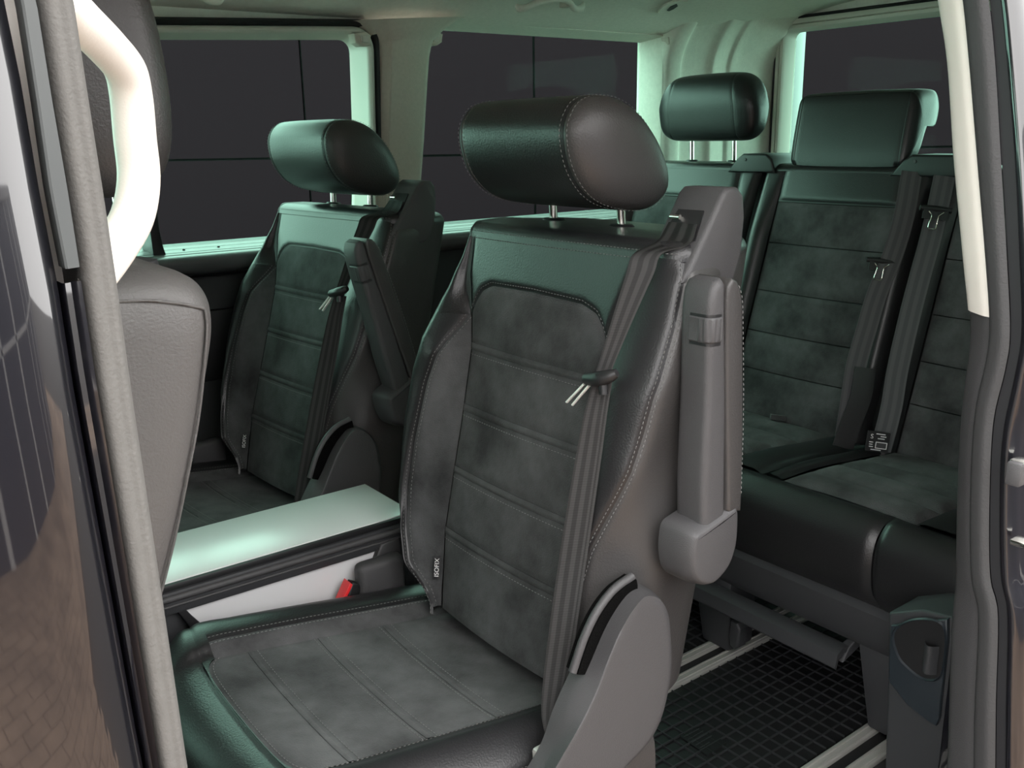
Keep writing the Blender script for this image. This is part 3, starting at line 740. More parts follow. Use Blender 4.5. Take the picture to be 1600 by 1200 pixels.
# cushion
def CP(u):
    """front-to-back path of the cushion crown: u=0 low front .. 1 rear"""
    pts = [(.262, .235), (.243, .30), (.242, .352), (.256, .395), (.285, .420), (.32, .4305), (.40, .420), (.50, .404), (.60, .388), (.70, .373), (.78, .36)]
    return keycurve(pts, u)
def cush_keys(u):
    f = I(u, [0, 2, 5, 10], [0, .2, 1, 1]); fr = I(u, [0, 3, 5, 10], [1, 1, 1, 1])
    ins = I(u, [0, 5, 6, 10], [.13, .138, .142, .138])
    bl = I(u, [0, 4, 5, 5.6, 7, 10], [.160, .160, .160, .168, .172, .168])
    W = I(u, [0, 2, 5, 10], [.225, .24, .25, .252])
    hb = .020*f
    return [(W-.01, -.15), (W+.002, -.075), (W+.004, -.030), ((bl+W)/2+.008, hb*.9), (bl, hb*.75), (ins, 0), (-ins-.012, 0), (-ins-.055, hb*.8), (-W+.006, -.018), (-W-.004, -.07), (-W+.004, -.15)]
def Sc(s, u):
    k = keycurve(cush_keys(u), s); p = CP(u)
    # normal of path in xz
    d = (CP(u+.02)-CP(max(u-.02, 0))); d = d/np.linalg.norm(d); nx, nz = -d[1], d[0]
    fr = I(u, [0, 3.6, 5.9, 10], [1, 1, 0, 0])
    hgt = k[1]
    # on the front roll the side drop runs along the path normal, on the top along z
    x = p[0]+(nx*hgt)*fr*.8+fr*.05*(abs(k[0])/.25)**3; z = p[1]+hgt*(1-fr)+(nz*hgt)*fr*.8
    return np.array([x, YC+k[0], z])
def cpatch(s0, s1, u0, u1, ns, nu):
    f = lambda q, a: q(a) if callable(q) else q
    G = []
    for b in easeg(nu):
        row = []
        for a in easeg(ns):
            ulo, uhi = f(u0, a), f(u1, a); u = ulo+(uhi-ulo)*b
            lo, hi = f(s0, u), f(s1, u); row.append(Sc(lo+(hi-lo)*a, u))
        G.append(row)
    return np.array(G)
UP = (0, 0, 1)
front = lambda a: 5.06+.20*max(0, abs(2*a-1)-.78)/.22
seamu = [5.93, 6.98, 8.02]; hu = .042
fz = lambda s: 5.06
panel('cushion_front', cpatch(0, 10, 0, 5.06, 70, 44), 'leather', seat, edges='i1', g=.003, wd=.007, out=(-1, 0, .5), sewn='')
fin = lambda a: 5.065+.26*(abs(2*a-1)**8)
panel('cushion_insert', cpatch(5, 6, fin, seamu[0]-hu, 40, 20), 'suede', seat, g=.0022, wd=.009, out=UP, sewn='i0')
panel('cushion_insert', cpatch(5, 6, seamu[0]+hu, seamu[1]-hu, 40, 20), 'suede', seat, g=.0022, wd=.009, out=UP, sewn='i0 i1')
panel('cushion_insert', cpatch(5, 6, seamu[1]+hu, seamu[2]-hu, 40, 20), 'suede', seat, g=.0022, wd=.009, out=UP, sewn='i0 i1')
panel('cushion_insert', cpatch(5, 6, seamu[2]+hu, 10, 40, 24), 'suede', seat, g=.0022, wd=.009, out=UP, sewn='i0')
for q in seamu: panel('cushion_seam', cpatch(5, 6, q-hu, q+hu, 40, 6), 'suede', seat, g=.0015, wd=.0022, out=UP)
panel('corner_filler', cpatch(5, 6, 5.05, fin, 40, 8), 'leather', seat, edges='', g=.003, out=UP)
panel('cushion_strip', cpatch(4, 5, 5.3, 10, 14, 50), 'suede', seat, edges='j0 j1 i0', g=.003, wd=.005, out=UP, sewn='j0')
panel('cushion_corner', cpatch(0, 5, 5.06, 5.3, 34, 8), 'leather', seat, edges='i0', g=.003, wd=.006, out=(0, .5, 1))
panel('cushion_bolster', cpatch(0, 4, 5.3, 10, 30, 50), 'leather', seat, edges='j1', g=.003, wd=.006, out=(0, .5, 1), sewn='j1')
panel('cushion_near_bolster', cpatch(6, 8, 5.06, 10, 24, 50), 'leather', seat, edges='j0 j1 i0', g=.0032, wd=.006, out=(0, -.3, 1), sewn='j0 j1', inset=.005)
panel('cushion_side', cpatch(8, 10, 5.06, 10, 20, 50), 'leather_side', seat, edges='j0', g=.0032, wd=.006, out=(0, -1, 0), sewn='j0', inset=.005)
flush_stitches(seat, 'cushion_stitching')
# pedestal
prism('pedestal', [(.33, .03), (.66, .03), (.74, .12), (.74, .30), (.30, .26), (.29, .10)], 'y', YC-.2, YC+.2, 'plastic_dark', seat, .01)
for yy in (.805, 1.175): box('rail_shoe', (.32, yy-.03, .0135), (.72, yy+.03, .045), 'plastic_dark', seat, .006)

# recliner cover on the near side
oc = spline([(.697, .560), (.716, .572), (.744, .566), (.769, .542), (.783, .505), (.784, .46), (.777, .42), (.764, .385), (.742, .360), (.70, .343), (.64, .322), (.55, .295), (.45, .275), (.41, .278), (.395, .29), (.42, .312), (.48, .335), (.545, .362), (.590, .402), (.611, .443), (.634, .478), (.655, .505), (.676, .537)], 90, True)
def inset_loop(L_, d):
    T = np.roll(L_, -1, 0)-np.roll(L_, 1, 0); N = np.stack([T[:, 1], -T[:, 0]], 1); N /= np.linalg.norm(N, axis=1)[:, None]
    area = .5*np.sum(L_[:, 0]*np.roll(L_[:, 1], -1)-np.roll(L_[:, 0], -1)*L_[:, 1])
    return L_-N*d*(1 if area > 0 else -1)
def shell_loft(name, L_, secs, mm, parent): return loft(name, [[(a, y, b) for a, b in inset_loop(L_, d)] for d, y in secs], mm, parent, sharp=75)
ic = spline([(.704, .568), (.720, .573), (.741, .562), (.756, .538), (.762, .504), (.765, .46), (.759, .422), (.748, .392), (.729, .371), (.697, .356), (.64, .336), (.55, .312), (.46, .294), (.43, .296), (.42, .303), (.44, .318), (.50, .345), (.556, .384), (.596, .424), (.622, .452), (.642, .480), (.660, .515), (.682, .548)], 90, True)
rows = [[(a, .742, b) for a, b in oc], [(a, .726, b) for a, b in oc]]
for f_, y in ((.04, .7225), (.10, .720), (.45, .7115), (.85, .7015), (.94, .6990), (1.0, .6978)): rows.append([(a, y, b) for a, b in oc+(ic-oc)*f_])
cI = ic.mean(0)
for f_, y in ((.05, .6972), (.2, .697), (.6, .697)): rows.append([(a, y, b) for a, b in ic+(cI-ic)*f_])
loft('recliner_cover', rows, 'plastic_grey', seat, sharp=75)
# brush strip and its rim, set into the side just above the cover
bs = spline([(.634, .492), (.650, .527), (.669, .554), (.694, .573), (.724, .581)], 30)
nb = np.gradient(bs, axis=0); nb = np.stack([-nb[:, 1], nb[:, 0]], 1); nb /= np.linalg.norm(nb, axis=1)[:, None]
G = [[(*(p_+n_*t)[:1], y, (p_+n_*t)[1]) for t, y in ((-.026, .74), (-.026, .724), (-.004, .719), (0.004, .719), (.004, .74))] for p_, n_ in zip(bs, nb)]
grid('brush_strip', G, 'velcro', seat, sharp=40)
tube('brush_rim', [((p_+n_*.006)[0], .726, (p_+n_*.006)[1]) for p_, n_ in zip(bs, nb)], .0055, 'plastic_grey', seat, 8)

# raised armrest
ya, yb = .675, .722
ar = prism('armrest', resample(np.vstack([spline([(.790, .625), (.786, .70), (.787, .80), (.786, .89), (.788, .925), (.796, .940), (.808, .943)], 30), [(.812, .94), (.814, .90), (.822, .80), (.830, .63)]]), 60), 'y', ya, yb, 'plastic_grey', seat, .009, 4)
prism('armrest_pad', resample(spline([(.811, .93), (.812, .88), (.819, .78), (.827, .68), (.829, .656), (.850, .656), (.853, .662), (.848, .78), (.840, .88), (.836, .918), (.828, .936), (.818, .942)], 80, True), 60), 'y', ya-.003, yb+.003, 'leather_side', ar, .004)
pts = np.array([(.851, ya-.0015, .675), (.8475, ya-.0015, .78), (.8395, ya-.0015, .88), (.8352, ya-.0015, .917), (.827, ya-.0015, .936)])
sew(spline(pts, 60), np.tile([.5, -1, 0], (60, 1)))
flush_stitches(ar, 'pad_stitching')
# release button with ribs, wrapped round the front near edge
def wrap(off, ribs=0):
    pts = [(.7862, y) for y in np.linspace(ya+.030, ya+.010, 9)]+[(.7955-.0093*math.cos(q), ya+.0093-.0093*math.sin(q)) for q in np.linspace(.1, math.pi/2, 9)]+[(x, ya) for x in np.linspace(.797, .804, 5)]
    P_ = resample(np.array(pts), 49); T_ = np.gradient(P_, axis=0); N_ = np.stack([T_[:, 1], -T_[:, 0]], 1); N_ /= np.linalg.norm(N_, axis=1)[:, None]
    N_ = np.where((N_ @ np.array([-1, -1]))[:, None] < 0, -N_, N_)
    o_ = off+ribs*(np.arange(49) % 8 < 5)*(np.arange(49) > 14)
    return P_+N_*np.asarray(o_)[:, None]
grid('button_gap', [[(x, y, z) for x, y in wrap(.0004)] for z in (.867, .870, .900, .903)], 'plastic_black', ar)
G = [[(x, y, z) for x, y in wrap(o_, rb)] for z, o_, rb in ((.8695, -.001, 0), (.871, .0012, 0), (.8722, .0018, .0), (.8735, .0016, .0007), (.8965, .0016, .0007), (.8978, .0018, 0), (.899, .0012, 0), (.9005, -.001, 0))]
grid('release_button', G, 'plastic_grey', ar, sharp=30)
hl = resample(spline([(.763, .636), (.768, .648), (.785, .653), (.815, .660), (.840, .667), (.850, .660), (.853, .64), (.851, .608), (.838, .582), (.812, .567), (.788, .570), (.769, .586), (.762, .612)], 140, True), 80)
loft('pivot_housing', [[(a, y, b) for a, b in inset_loop(hl, d)] for d, y in ((0, .722), (0, .700), (.0015, .688), (.004, .677), (.007, .672), (.009, .6707), (.012, .6702))], 'plastic_grey', ar, sharp=75)

# belt outlet housing at the top corner
gs = [(.800, .930), (.812, .944), (.868, 1.030), (.876, 1.036), (.896, 1.036), (.907, 1.026), (.911, 1.0), (.908, .955), (.897, .927), (.888, .918), (.86, .91)]
bo = prism('belt_outlet', gs, 'y', .733, .806, 'plastic_grey', seat, .007, 3)
f0, f1 = np.array([.812, .944]), np.array([.868, 1.030]); fd = (f1-f0)/np.linalg.norm(f1-f0); fn = np.array([-fd[1], fd[0]])
def onface(t, d): q = f0+fd*t+fn*d; return q
q0, q1 = onface(.038, .0015), onface(.078, .0015)
obj('belt_slot', [(q0[0], .742, q0[1]), (q0[0], .797, q0[1]), (q1[0], .790, q1[1]), (q1[0], .749, q1[1])]+[(onface(t, -.012)[0], y, onface(t, -.012)[1]) for t, y in ((.045, .748), (.045, .79), (.07, .786), (.07, .752))],
    [(0, 1, 5, 4), (1, 2, 6, 5), (2, 3, 7, 6), (3, 0, 4, 7), (0, 1, 2, 3)], 'plastic_black', bo, smooth=False)
q2_ = onface(.066, .004); tube('belt_roller', [(q2_[0], .779, q2_[1]), (q2_[0], .794, q2_[1])], .0030, 'chrome', bo, 10)

# shoulder belt
def onback(x, y, off):
    v = (x-800)*CR+(600-y)*CU+FPX*CF; q = (.716+off+(CAMZ-.51)*.208)/(v[0]-.208*v[2]); return np.array([0, 0, CAMZ])+q*v
bd_ = np.array([.74, -.67, 0])
sl = onface(.058, .004)
b_up = [(1012, 397, -.026, 22), (1000, 428, -.036, 21), (976, 490, -.046, 17), (956, 545, -.052, 13.5), (944, 578, -.055, 12), (938, 598, -.056, 12)]
cpts = [np.array([sl[0], .770, sl[1]]), np.array([onface(.03, .008)[0], .768, onface(.03, .008)[1]])]+[onback(x, y, o_) for x, y, o_, w_ in b_up]
wv = [np.array([0, -.0225, 0]), np.array([.004, -.0225, 0])]+[bd_*w_*.00076 for *_, w_ in b_up]
sb = ribbon('shoulder_belt', spline(cpts, 50), spline(wv, 50), 'belt', seat)
b_lo = [(938, 598, -.056, 12), (927, 650, -.058, 15), (918, 705, -.058, 17), (903, 800, -.060, 18.5), (888, 900, -.062, 19), (874, 1000, -.066, 18.5), (864, 1070, -.070, 16.5), (858, 1120, -.074, 12), (860, 1170, -.080, 3)]
c2 = [onback(x, y, o_) for x, y, o_, w_ in b_lo]; w2_ = [bd_*w_*.00076 for *_, w_ in b_lo]
ribbon('lap_belt', spline(c2, 70), spline(w2_, 70), 'belt', seat)
c3 = spline(c2, 70)+np.array([.0045, -.0022, 0]); ribbon('lap_belt_return', c3[:60], spline(w2_, 70)[:60], 'belt', seat)
# tongue: black bar plus steel prongs
a, b = onback(964, 583, -.060), onback(916, 592, -.064); mid = onback(938, 592, -.066)
tg = tube('belt_tongue', spline([a, mid, b], 14), np.interp(np.linspace(0, 1, 14), [0, .15, .5, 1], [.005, .0075, .0095, .007]), 'plastic_black', seat, 12)
for dx_ in (0, 9):
    tube('tongue_prong', [onback(913+dx_*.8, 600+dx_*.3, -.066), onback(886+dx_, 628+dx_*.5, -.066)], .0030, 'steel', tg, 8, squash=(1, .6))
tube('tongue_loop', [onback(942, 598, -.064), onback(943, 616, -.062)], .0055, 'plastic_black', tg, 8)
# anchor wrap at the lower end
box('belt_anchor', (.585, .727, .355), (.612, .752, .398), 'aluminium', seat, .005, 2)
# buckle on the far side
bb = np.array([.585, 1.245, .40])
bk = prism('belt_buckle', [(.575, .355), (.592, .350), (.622, .405), (.604, .416)], 'y', 1.232, 1.250, 'plastic_black', seat, .003)
p = ip(553, 920, 1, 1.244); 
prism('buckle_button', [(.572, .374), (.576, .371), (.603, .413), (.599, .418)], 'y', 1.230, 1.252, 'red', bk, .001)
box('far_hinge_cover', (.615, 1.225, .34), (.70, 1.256, .44), 'plastic_grey', seat, .012, 3)

# side tag with lettering
tz = .445; K = back_keys(tz); tp_ = S_ins(.012, tz); tp2 = S_ins(.012, tz+.02)
upv = (tp2-tp_)/np.linalg.norm(tp2-tp_)
tgp = S_ins(.012, .456)+np.array([-.010, .002, 0])
rgtv = np.array([.75, -.66, 0]); rgtv /= np.linalg.norm(rgtv)
V = [tgp+rgtv*a*.0052+upv*b*.0165+np.array([c, c, 0]) for c in (0, .001) for a, b in ((-1, -1), (1, -1), (1, 1), (-1, 1))]
tg_ = obj('isofix_tag', V, [(0, 1, 2, 3), (7, 6, 5, 4), (0, 4, 5, 1), (1, 5, 6, 2), (2, 6, 7, 3), (3, 7, 4, 0)], 'plastic_black', seat, smooth=False)
text_part('tag_lettering', 'ISOFIX', .0098, 'white_print', tg_, frame_mat(tgp+np.array([-.0006, -.0006, 0]), upv, -rgtv))

# far seat: the same seat, backrest leaning a little further back, armrest tipped forward
seat2 = copy_tree(seat); seat2.location = (.568, 1.772, 0); seat2.rotation_euler = (0, 0, math.radians(5.3)); seat2.name = 'captain_seat'
seat2['label'] = 'far black leather and grey suede captain seat beside the left window'
def about(x, z, ang):
    h_ = Vector((x-.55, 0, z)); return Matrix.Translation(h_) @ Matrix.Rotation(ang, 4, 'Y') @ Matrix.Translation(-h_)
LOW = ('cushion', 'pedestal', 'rail_shoe', 'recliner', 'corner_filler', 'belt_buckle', 'belt_anchor', 'far_hinge', 'brush')
for c in seat2.children:
    if c.name.startswith(LOW): continue
    mb = about(.70, .44, math.radians(4.7))
    if c.name.startswith('armrest'): mb = mb @ about(.80, .615, math.radians(-19))
    c.matrix_local = mb

# ------------------------------------------------------------------ front passenger seat (seen from its side)
fs = thing('front_seat', 'black leather front passenger seat, lightened as if lit, seen from the side behind the handle', 'seat', (.1, .97, 0))
fp_ = spline([(.10, .50), (.150, .62), (.192, .735), (.222, .815), (.248, .91), (.258, .955), (.254, .982), (.236, .999), (.20, 1.006), (.14, 1.0), (.10, .975), (.075, .92), (.04, .80), (.0, .65), (-.03, .52), (-.02, .45), (.05, .43)], 120, True)
def fs_loop(d, y): return [(a, y, b) for a, b in inset_loop(fp_, d)]
yn, yf = .722, 1.19; rows = []
cF = fp_.mean(0)
for k, dy in ((.02, .0008), (.3, .001), (.6, .0018), (.85, .0035)): rows.append([(a, yn+dy, b) for a, b in cF+(inset_loop(fp_, .022)-cF)*k])
for d, dy in ((.022, .0055), (.012, .011), (.005, .02), (.001, .032), (0, .05)): rows.append(fs_loop(d, yn+dy))
for d, dy in ((0, .05), (.001, .032), (.005, .02), (.012, .011), (.022, .005), (.06, .0)): rows.append(fs_loop(d, yf-dy))
loft('backrest', rows, 'leather_lit', fs, caps=True, sharp=70)
def on_side(px):
    out_ = []
    for a, b in px:
        q = ip(a, b, 1, .7245); d = np.min(np.linalg.norm(fp_-q[[0, 2]], axis=1)); y = yn+I(d, [.001, .005, .012, .022, .035, .06], [.032, .02, .011, .0055, .004, .002])
        q = ip(a, b, 1, y-.0008); out_.append(q)
    return np.array(out_)
ys = on_side(resample(spline([(150, 475), (178, 472), (205, 470), (240, 470), (285, 475), (318, 482)], 60), 40))
tube('seam_welt', ys, .0013, 'leather_lit', fs, 6)
ys = on_side(resample(spline([(320, 483), (323, 520), (312, 640), (294, 740), (271, 850), (248, 940)], 60), 50))
tube('edge_welt', ys, .0013, 'leather_lit', fs, 6)
c = ip(222, 413, 1, .90); cl = [[(c[0]-.012+r*math.cos(a), .955-.03+.9*r*math.sin(a)-.03, z) for a in np.linspace(0, 2*math.pi, 24, endpoint=False)] for r, z in ((.024, .972), (.026, .985), (.024, .994), (.012, .997))]
loft('post_collar', cl, 'plastic_dark', fs)
HF = [(-.062, .0), (-.055, .06), (-.035, .105), (.0, .12), (.03, .10), (.046, .05), (.052, -.02), (.046, -.07), (.025, -.095), (-.02, -.10), (-.052, -.06)]
h = headrest(fs, .222, .95, 1.155, .13, HF, 0, .06, .235, .985, 1.09, seam=False, capd=.03)
prism('seat_base', [(-.35, .02), (.05, .02), (.05, .35), (-.40, .40)], 'y', .74, 1.17, 'plastic_dark', fs, .01)
ds = copy_tree(fs); ds.location = (.02, 1.76, 0); ds.name = 'driver_seat'  # never in view; added to block front window light from the near seat
ds['label'] = 'unseen driver seat at the far front, added to block light from the front windows'
#SECTION_REST
# ------------------------------------------------------------------ floor rails and mats
def rail(y0, y1, label):
    r = thing('seat_rail', label, 'rail', (1.2, (y0+y1)/2, 0), 'aluminium seat rails in the floor')
    w_ = y1-y0
    box('rail_lip', (.2, y0, 0), (2.5, y0+w_*.34, .010), 'aluminium', r, .0015)
    box('rail_lip', (.2, y1-w_*.34, 0), (2.5, y1, .010), 'aluminium', r, .0015)
    box('rail_slot', (.2, y0+w_*.3, 0), (2.5, y1-w_*.3, .003), 'plastic_black', r, 0)
    for yy in (y0+w_*.10, y0+w_*.27, y1-w_*.27, y1-w_*.10): box('rail_bead', (.2, yy-.002, .009), (2.5, yy+.002, .0125), 'aluminium', r, .0008)
rail(1.138, 1.212, 'aluminium floor rail under the far leg of the bench')
rail(.752, .826, 'aluminium floor rail beside the side trim box')
def rubber_mat(x0, x1, y0, y1, label, cell=.0285):
    t = thing('rubber_mat', label, 'floor mat', ((x0+x1)/2, (y0+y1)/2, 0), 'black rubber grid mats')
    box('mat_base', (x0, y0, .0), (x1, y1, .004), 'mat_rubber', t, .001)
    L_ = []
    ny = int(round((y1-y0)/cell)); nx = int(round((x1-x0)/cell)); dy = (y1-y0)/ny; dx = (x1-x0)/nx
    for i in range(1, ny): L_.append(((x0, y0+i*dy-.0009, .003), (x1, y0+i*dy+.0009, .0085)))
    for i in range(1, nx): L_.append(((x0+i*dx-.0009, y0, .003), (x0+i*dx+.0009, y1, .0080)))
    boxes('grid_ribs', L_, 'mat_rib', t, 'stuff')
    return t
mt = rubber_mat(.45, 2.3, .832, 1.134, 'black rubber grid mat between the two aluminium rails')
q = [ip(a, b, 2, .008) for a, b in ((1062, 1150), (1090, 1135), (1135, 1160), (1105, 1180))]
single_org = ORG.copy()
V = [np.array(p) for p in q]+[np.array([p[0], p[1], .003]) for p in q]
obj('maker_plate', V, [(0, 1, 2, 3), (0, 4, 5, 1), (1, 5, 6, 2), (2, 6, 7, 3), (3, 7, 4, 0)], 'mat_rubber', mt, smooth=False)
em = []
for k in range(6):
    t = (k+.7)/6.5; a = q[0]+(q[3]-q[0])*t*.95; b = q[1]+(q[2]-q[1])*t*.95
    for u0, u1 in ((.08, .3), (.36, .55), (.6, .9)):
        p0, p1 = a+(b-a)*u0, a+(b-a)*u1; em.append(((min(p0[0], p1[0]), min(p0[1], p1[1])-.0008, .0078), (max(p0[0], p1[0])+.001, max(p0[1], p1[1])+.0008, .0090)))
boxes('embossed_lines', em[:14], 'mat_rib', mt, 'stuff')
rubber_mat(.9, 2.3, 1.218, 1.50, 'black rubber grid mat in the shade behind the near seat')
rubber_mat(.2, .98, .47, .745, 'black rubber grid mat just inside the door opening')

# ------------------------------------------------------------------ table console between the seats
tb = thing('folding_table', 'low table console with pale grey top between the captain seats', 'table', (.55, 1.355, 0))
zt = .487; x0, x1, y0, y1 = .20, .748, 1.268, 1.447
tt = box('table_top', (x0, y0+.006, zt-.008), (x1-.004, y1-.006, zt), 'table_top', tb, .001)
box('top_rim', (x0, y0, zt-.013), (x1, y1, zt-.0022), 'plastic_black', tb, .002)
box('rail_trim', (x0, y0-.004, zt-.048), (x1, y1+.004, zt-.012), 'plastic_dark', tb, .004)
tube('rail_bead', [(x0, y0-.004, zt-.022), (x1, y0-.004, zt-.022)], .0055, 'plastic_grey', tb, 10)
tube('rail_bead', [(x0, y0-.004, zt-.034), (x1, y0-.004, zt-.034)], .0022, 'plastic_grey', tb, 8)
bd = prism('console_body', [(.30, .02), (.70, .02), (.76, .10), (.745, zt-.045), (.24, zt-.045), (.27, .30)], 'y', y0+.012, y1-.012, 'plastic_dark', tb, .006)
a = [ip(x, y, 1, y0+.006) for x, y in ((276, 937), (612, 840), (614, 870), (600, 960), (560, 1050), (370, 1050), (322, 983), (300, 965))]
prism('side_panel', [(p[0], p[2]) for p in a], 'y', y0+.004, y0+.014, 'table_side', tb, .002)
a = [ip(x, y, 1, y0) for x, y in ((264, 938), (276, 937), (300, 962), (322, 981), (345, 1010), (330, 1020), (300, 985))]
prism('panel_frame', [(p[0], p[2]) for p in a], 'y', y0-.002, y0+.010, 'plastic_black', tb, .002)
a = [ip(x, y, 1, y0-.01) for x, y in ((597, 852), (625, 840), (640, 935), (575, 935), (580, 900))]
prism('end_cover', [(p[0], p[2]) for p in a], 'y', y0-.008, y0+.01, 'plastic_grey', tb, .004)
box('table_foot', (.32, 1.27, .004), (.70, 1.44, .03), 'plastic_dark', tb, .006)

# ------------------------------------------------------------------ rear bench
bn = thing('rear_bench', 'black leather and suede three seat rear bench', 'bench', (1.65, 1.35, 0))
BB = lambda z: 1.85+(z-.43)*.30
def bp(y, z, off=0): return np.array([BB(z)+off, y, z])
def bench_panel(name, y0, y1, z0, z1, m, ny=26, nz=18, crown=.010, edges='i0 i1 j0 j1', off=0, lean=0, sewn='', g=.005, top=False):
    G = []
    for b in easeg(nz):
        row = []
        for a in easeg(ny):
            y = y0+(y1-y0)*a; z = z0+(z1-z0)*b
            row.append(bp(y, z, off-crown*math.sin(math.pi*a)))
        G.append(row)
    return panel(name, np.array(G), m, bn, edges=edges, g=g, wd=.007, out=(-1, 0, 0), sewn=sewn)
secs = [(.62, 1.105), (1.115, 1.578), (1.588, 2.08)]
zb = [.40, .515, .607, .707, .825, .926]
for (ya_, yb_) in secs:
    i0, i1 = ya_+.065, yb_-.065
    for c_, d_ in zip(zb[:-1], zb[1:]): bench_panel('back_insert', i0, i1, c_+.001, d_-.001, 'suede', crown=.008, off=.002, g=.004)
    bench_panel('back_yoke', i0, i1, .927, 1.0, 'leather', edges='i0 j0 j1', crown=.006)
    for (s0, s1, sg) in ((ya_, i0, 1), (i1, yb_, -1)):
        G = []
        for z in np.linspace(.40, 1.0, 30):
            row = []
            for t in np.linspace(0, 1, 12):
                y = s0+(s1-s0)*t; e = t if sg > 0 else 1-t      # e=0 outer edge, 1 insert seam
                prot = -.022*math.sin(min(1, e*1.05)*math.pi)**.7*I(z, [.40, .85, .95, 1.0], [1, 1, .3, 0])+.03*max(0, .25-e)**1*1.5
                row.append(bp(y, z, prot))
            G.append(row)
        panel('back_bolster', np.array(G), 'leather', bn, edges='j0 j1', g=.004, out=(-1, 0, 0))
    # top roll and body
    G = []
    for t in np.linspace(0, 1, 10):
        q = t*math.pi*.5; G.append([bp(y, 1.0, 0)+np.array([.03*(1-math.cos(q)), 0, .018*math.sin(q)]) for y in np.linspace(ya_, yb_, 24)])
    G.append([bp(y, 1.018, .11) for y in np.linspace(ya_, yb_, 24)]); G.append([bp(y, .98, .13) for y in np.linspace(ya_, yb_, 24)])
    grid('back_top', G, 'leather', bn)
    V = [bp(y, z, o_) for y in (ya_+.004, yb_-.004) for z, o_ in ((.30, .035), (.985, .035), (.985, .12), (.30, .12))]
    obj('back_core', V, [(0, 1, 2, 3), (7, 6, 5, 4), (0, 4, 5, 1), (1, 5, 6, 2), (2, 6, 7, 3), (3, 7, 4, 0)], 'leather', bn, smooth=False)
# cushions
def cz_(x): return keycurve([(0, .436), (1, .430), (2, .415), (3, .40)], (x-1.44)/.15)[1]
def roll(t): return keycurve([(1.435, .255), (1.405, .30), (1.395, .36), (1.403, .405), (1.428, .430), (1.465, .437)], t)
def cushion(y0, y1, iy0, iy1, near_seam):
    # insert stripes
    xs_ = [1.468, 1.555, 1.645, 1.735, 1.86]
    for c_, d_ in zip(xs_[:-1], xs_[1:]):
        G = [[np.array([x, y, cz_(x)+.004*math.sin(math.pi*(y-iy0)/(iy1-iy0))]) for y in iy0+(iy1-iy0)*easeg(30)] for x in c_+(d_-c_)*easeg(16)]
        panel('cushion_insert', np.array(G), 'suede', bn, g=.008, wd=.012, puff=.008, out=UP)
    for a, b, hgt in ((y0, iy0, .007), (iy1, y1, .007)):
        G = [[np.array([x, a+(b-a)*t, cz_(x)+hgt*math.sin(math.pi*t)*min(1, max(0, (x-1.466)/.08))-(.005*max(0, (.3-t)/.3)**2 if a == y0 else .005*max(0, (t-.7)/.3)**2)]) for t in np.linspace(0, 1, 12)] for x in np.linspace(1.466, 1.87, 24)]
        panel('cushion_border', np.array(G), 'leather', bn, edges='j0 j1', g=.004, out=UP)
    V, F_ = boxv((1.42, y0+.004, .25), (1.88, y1-.004, .395)); obj('cushion_core', V, F_, 'leather', bn, smooth=False)
for a, b in ((.60, .815), (.815, 2.08)):      # leather front roll in two pieces
    G = [[np.array([roll(t)[0]-.006*math.sin(math.pi*(y-a)/(b-a))**.5, y, roll(t)[1]]) for y in a+(b-a)*easeg(60, .8)] for t in np.linspace(0, 5, 26)]
    panel('cushion_front', np.array(G), 'leather', bn, edges='j0 j1 i1', g=.006, wd=.010, out=(-1, 0, .4))
cushion(.60, 1.10, .775, 1.06, .815)
cushion(1.11, 2.08, 1.205, 1.99, None)
# base: beam, legs, lever, pull bar
prism('base_beam', [(1.425, .275), (1.405, .262), (1.415, .20), (1.432, .178), (1.85, .178), (1.85, .275)], 'y', .735, 2.05, 'plastic_dark', bn, .006)
def leg(y0, y1, y0b, y1b, ztop):
    V = [(x, y, z) for z, (a, b) in ((.012, (y0b, y1b)), (ztop, (y0, y1))) for x, y in ((1.44-.010*(z > .1), a), (1.52, a), (1.52, b), (1.44-.010*(z > .1), b))]
    bm = bmesh.new(); vs = [bm.verts.new(v) for v in V]
    for f in [(0, 3, 2, 1), (4, 5, 6, 7), (0, 1, 5, 4), (1, 2, 6, 5), (2, 3, 7, 6), (3, 0, 4, 7)]: bm.faces.new([vs[i] for i in f])
    bevel(bm, .006, 2); bm_obj('leg', bm, 'plastic_dark', bn)
leg(.765, .850, .777, .818, .20); leg(1.145, 1.255, 1.15, 1.225, .20); leg(1.50, 1.60, 1.50, 1.58, .20); leg(1.86, 1.94, 1.86, 1.92, .20)
prism('release_lever', [(1.115, .045), (1.112, .088), (1.120, .100), (1.138, .100), (1.142, .06), (1.138, .040), (1.125, .036)], 'x', 1.425, 1.455, 'plastic_dark', bn, .006)
pb_ = [(.0, .004), (-.022, .008), (-.038, .0), (-.043, -.026), (-.039, -.031), (-.033, -.010), (-.016, -.004), (0, -.008)]
loft('pull_bar', [[(1.425+a, y, .165+b) for a, b in pb_] for y in np.linspace(.858, 1.215, 10)], 'plastic_dark', bn, sharp=40)
for y in (.856, 1.20): prism('bar_arm', [(1.405, .142), (1.42, .168), (1.50, .195), (1.50, .17)], 'y', y, y+.018, 'plastic_dark', bn, .003)
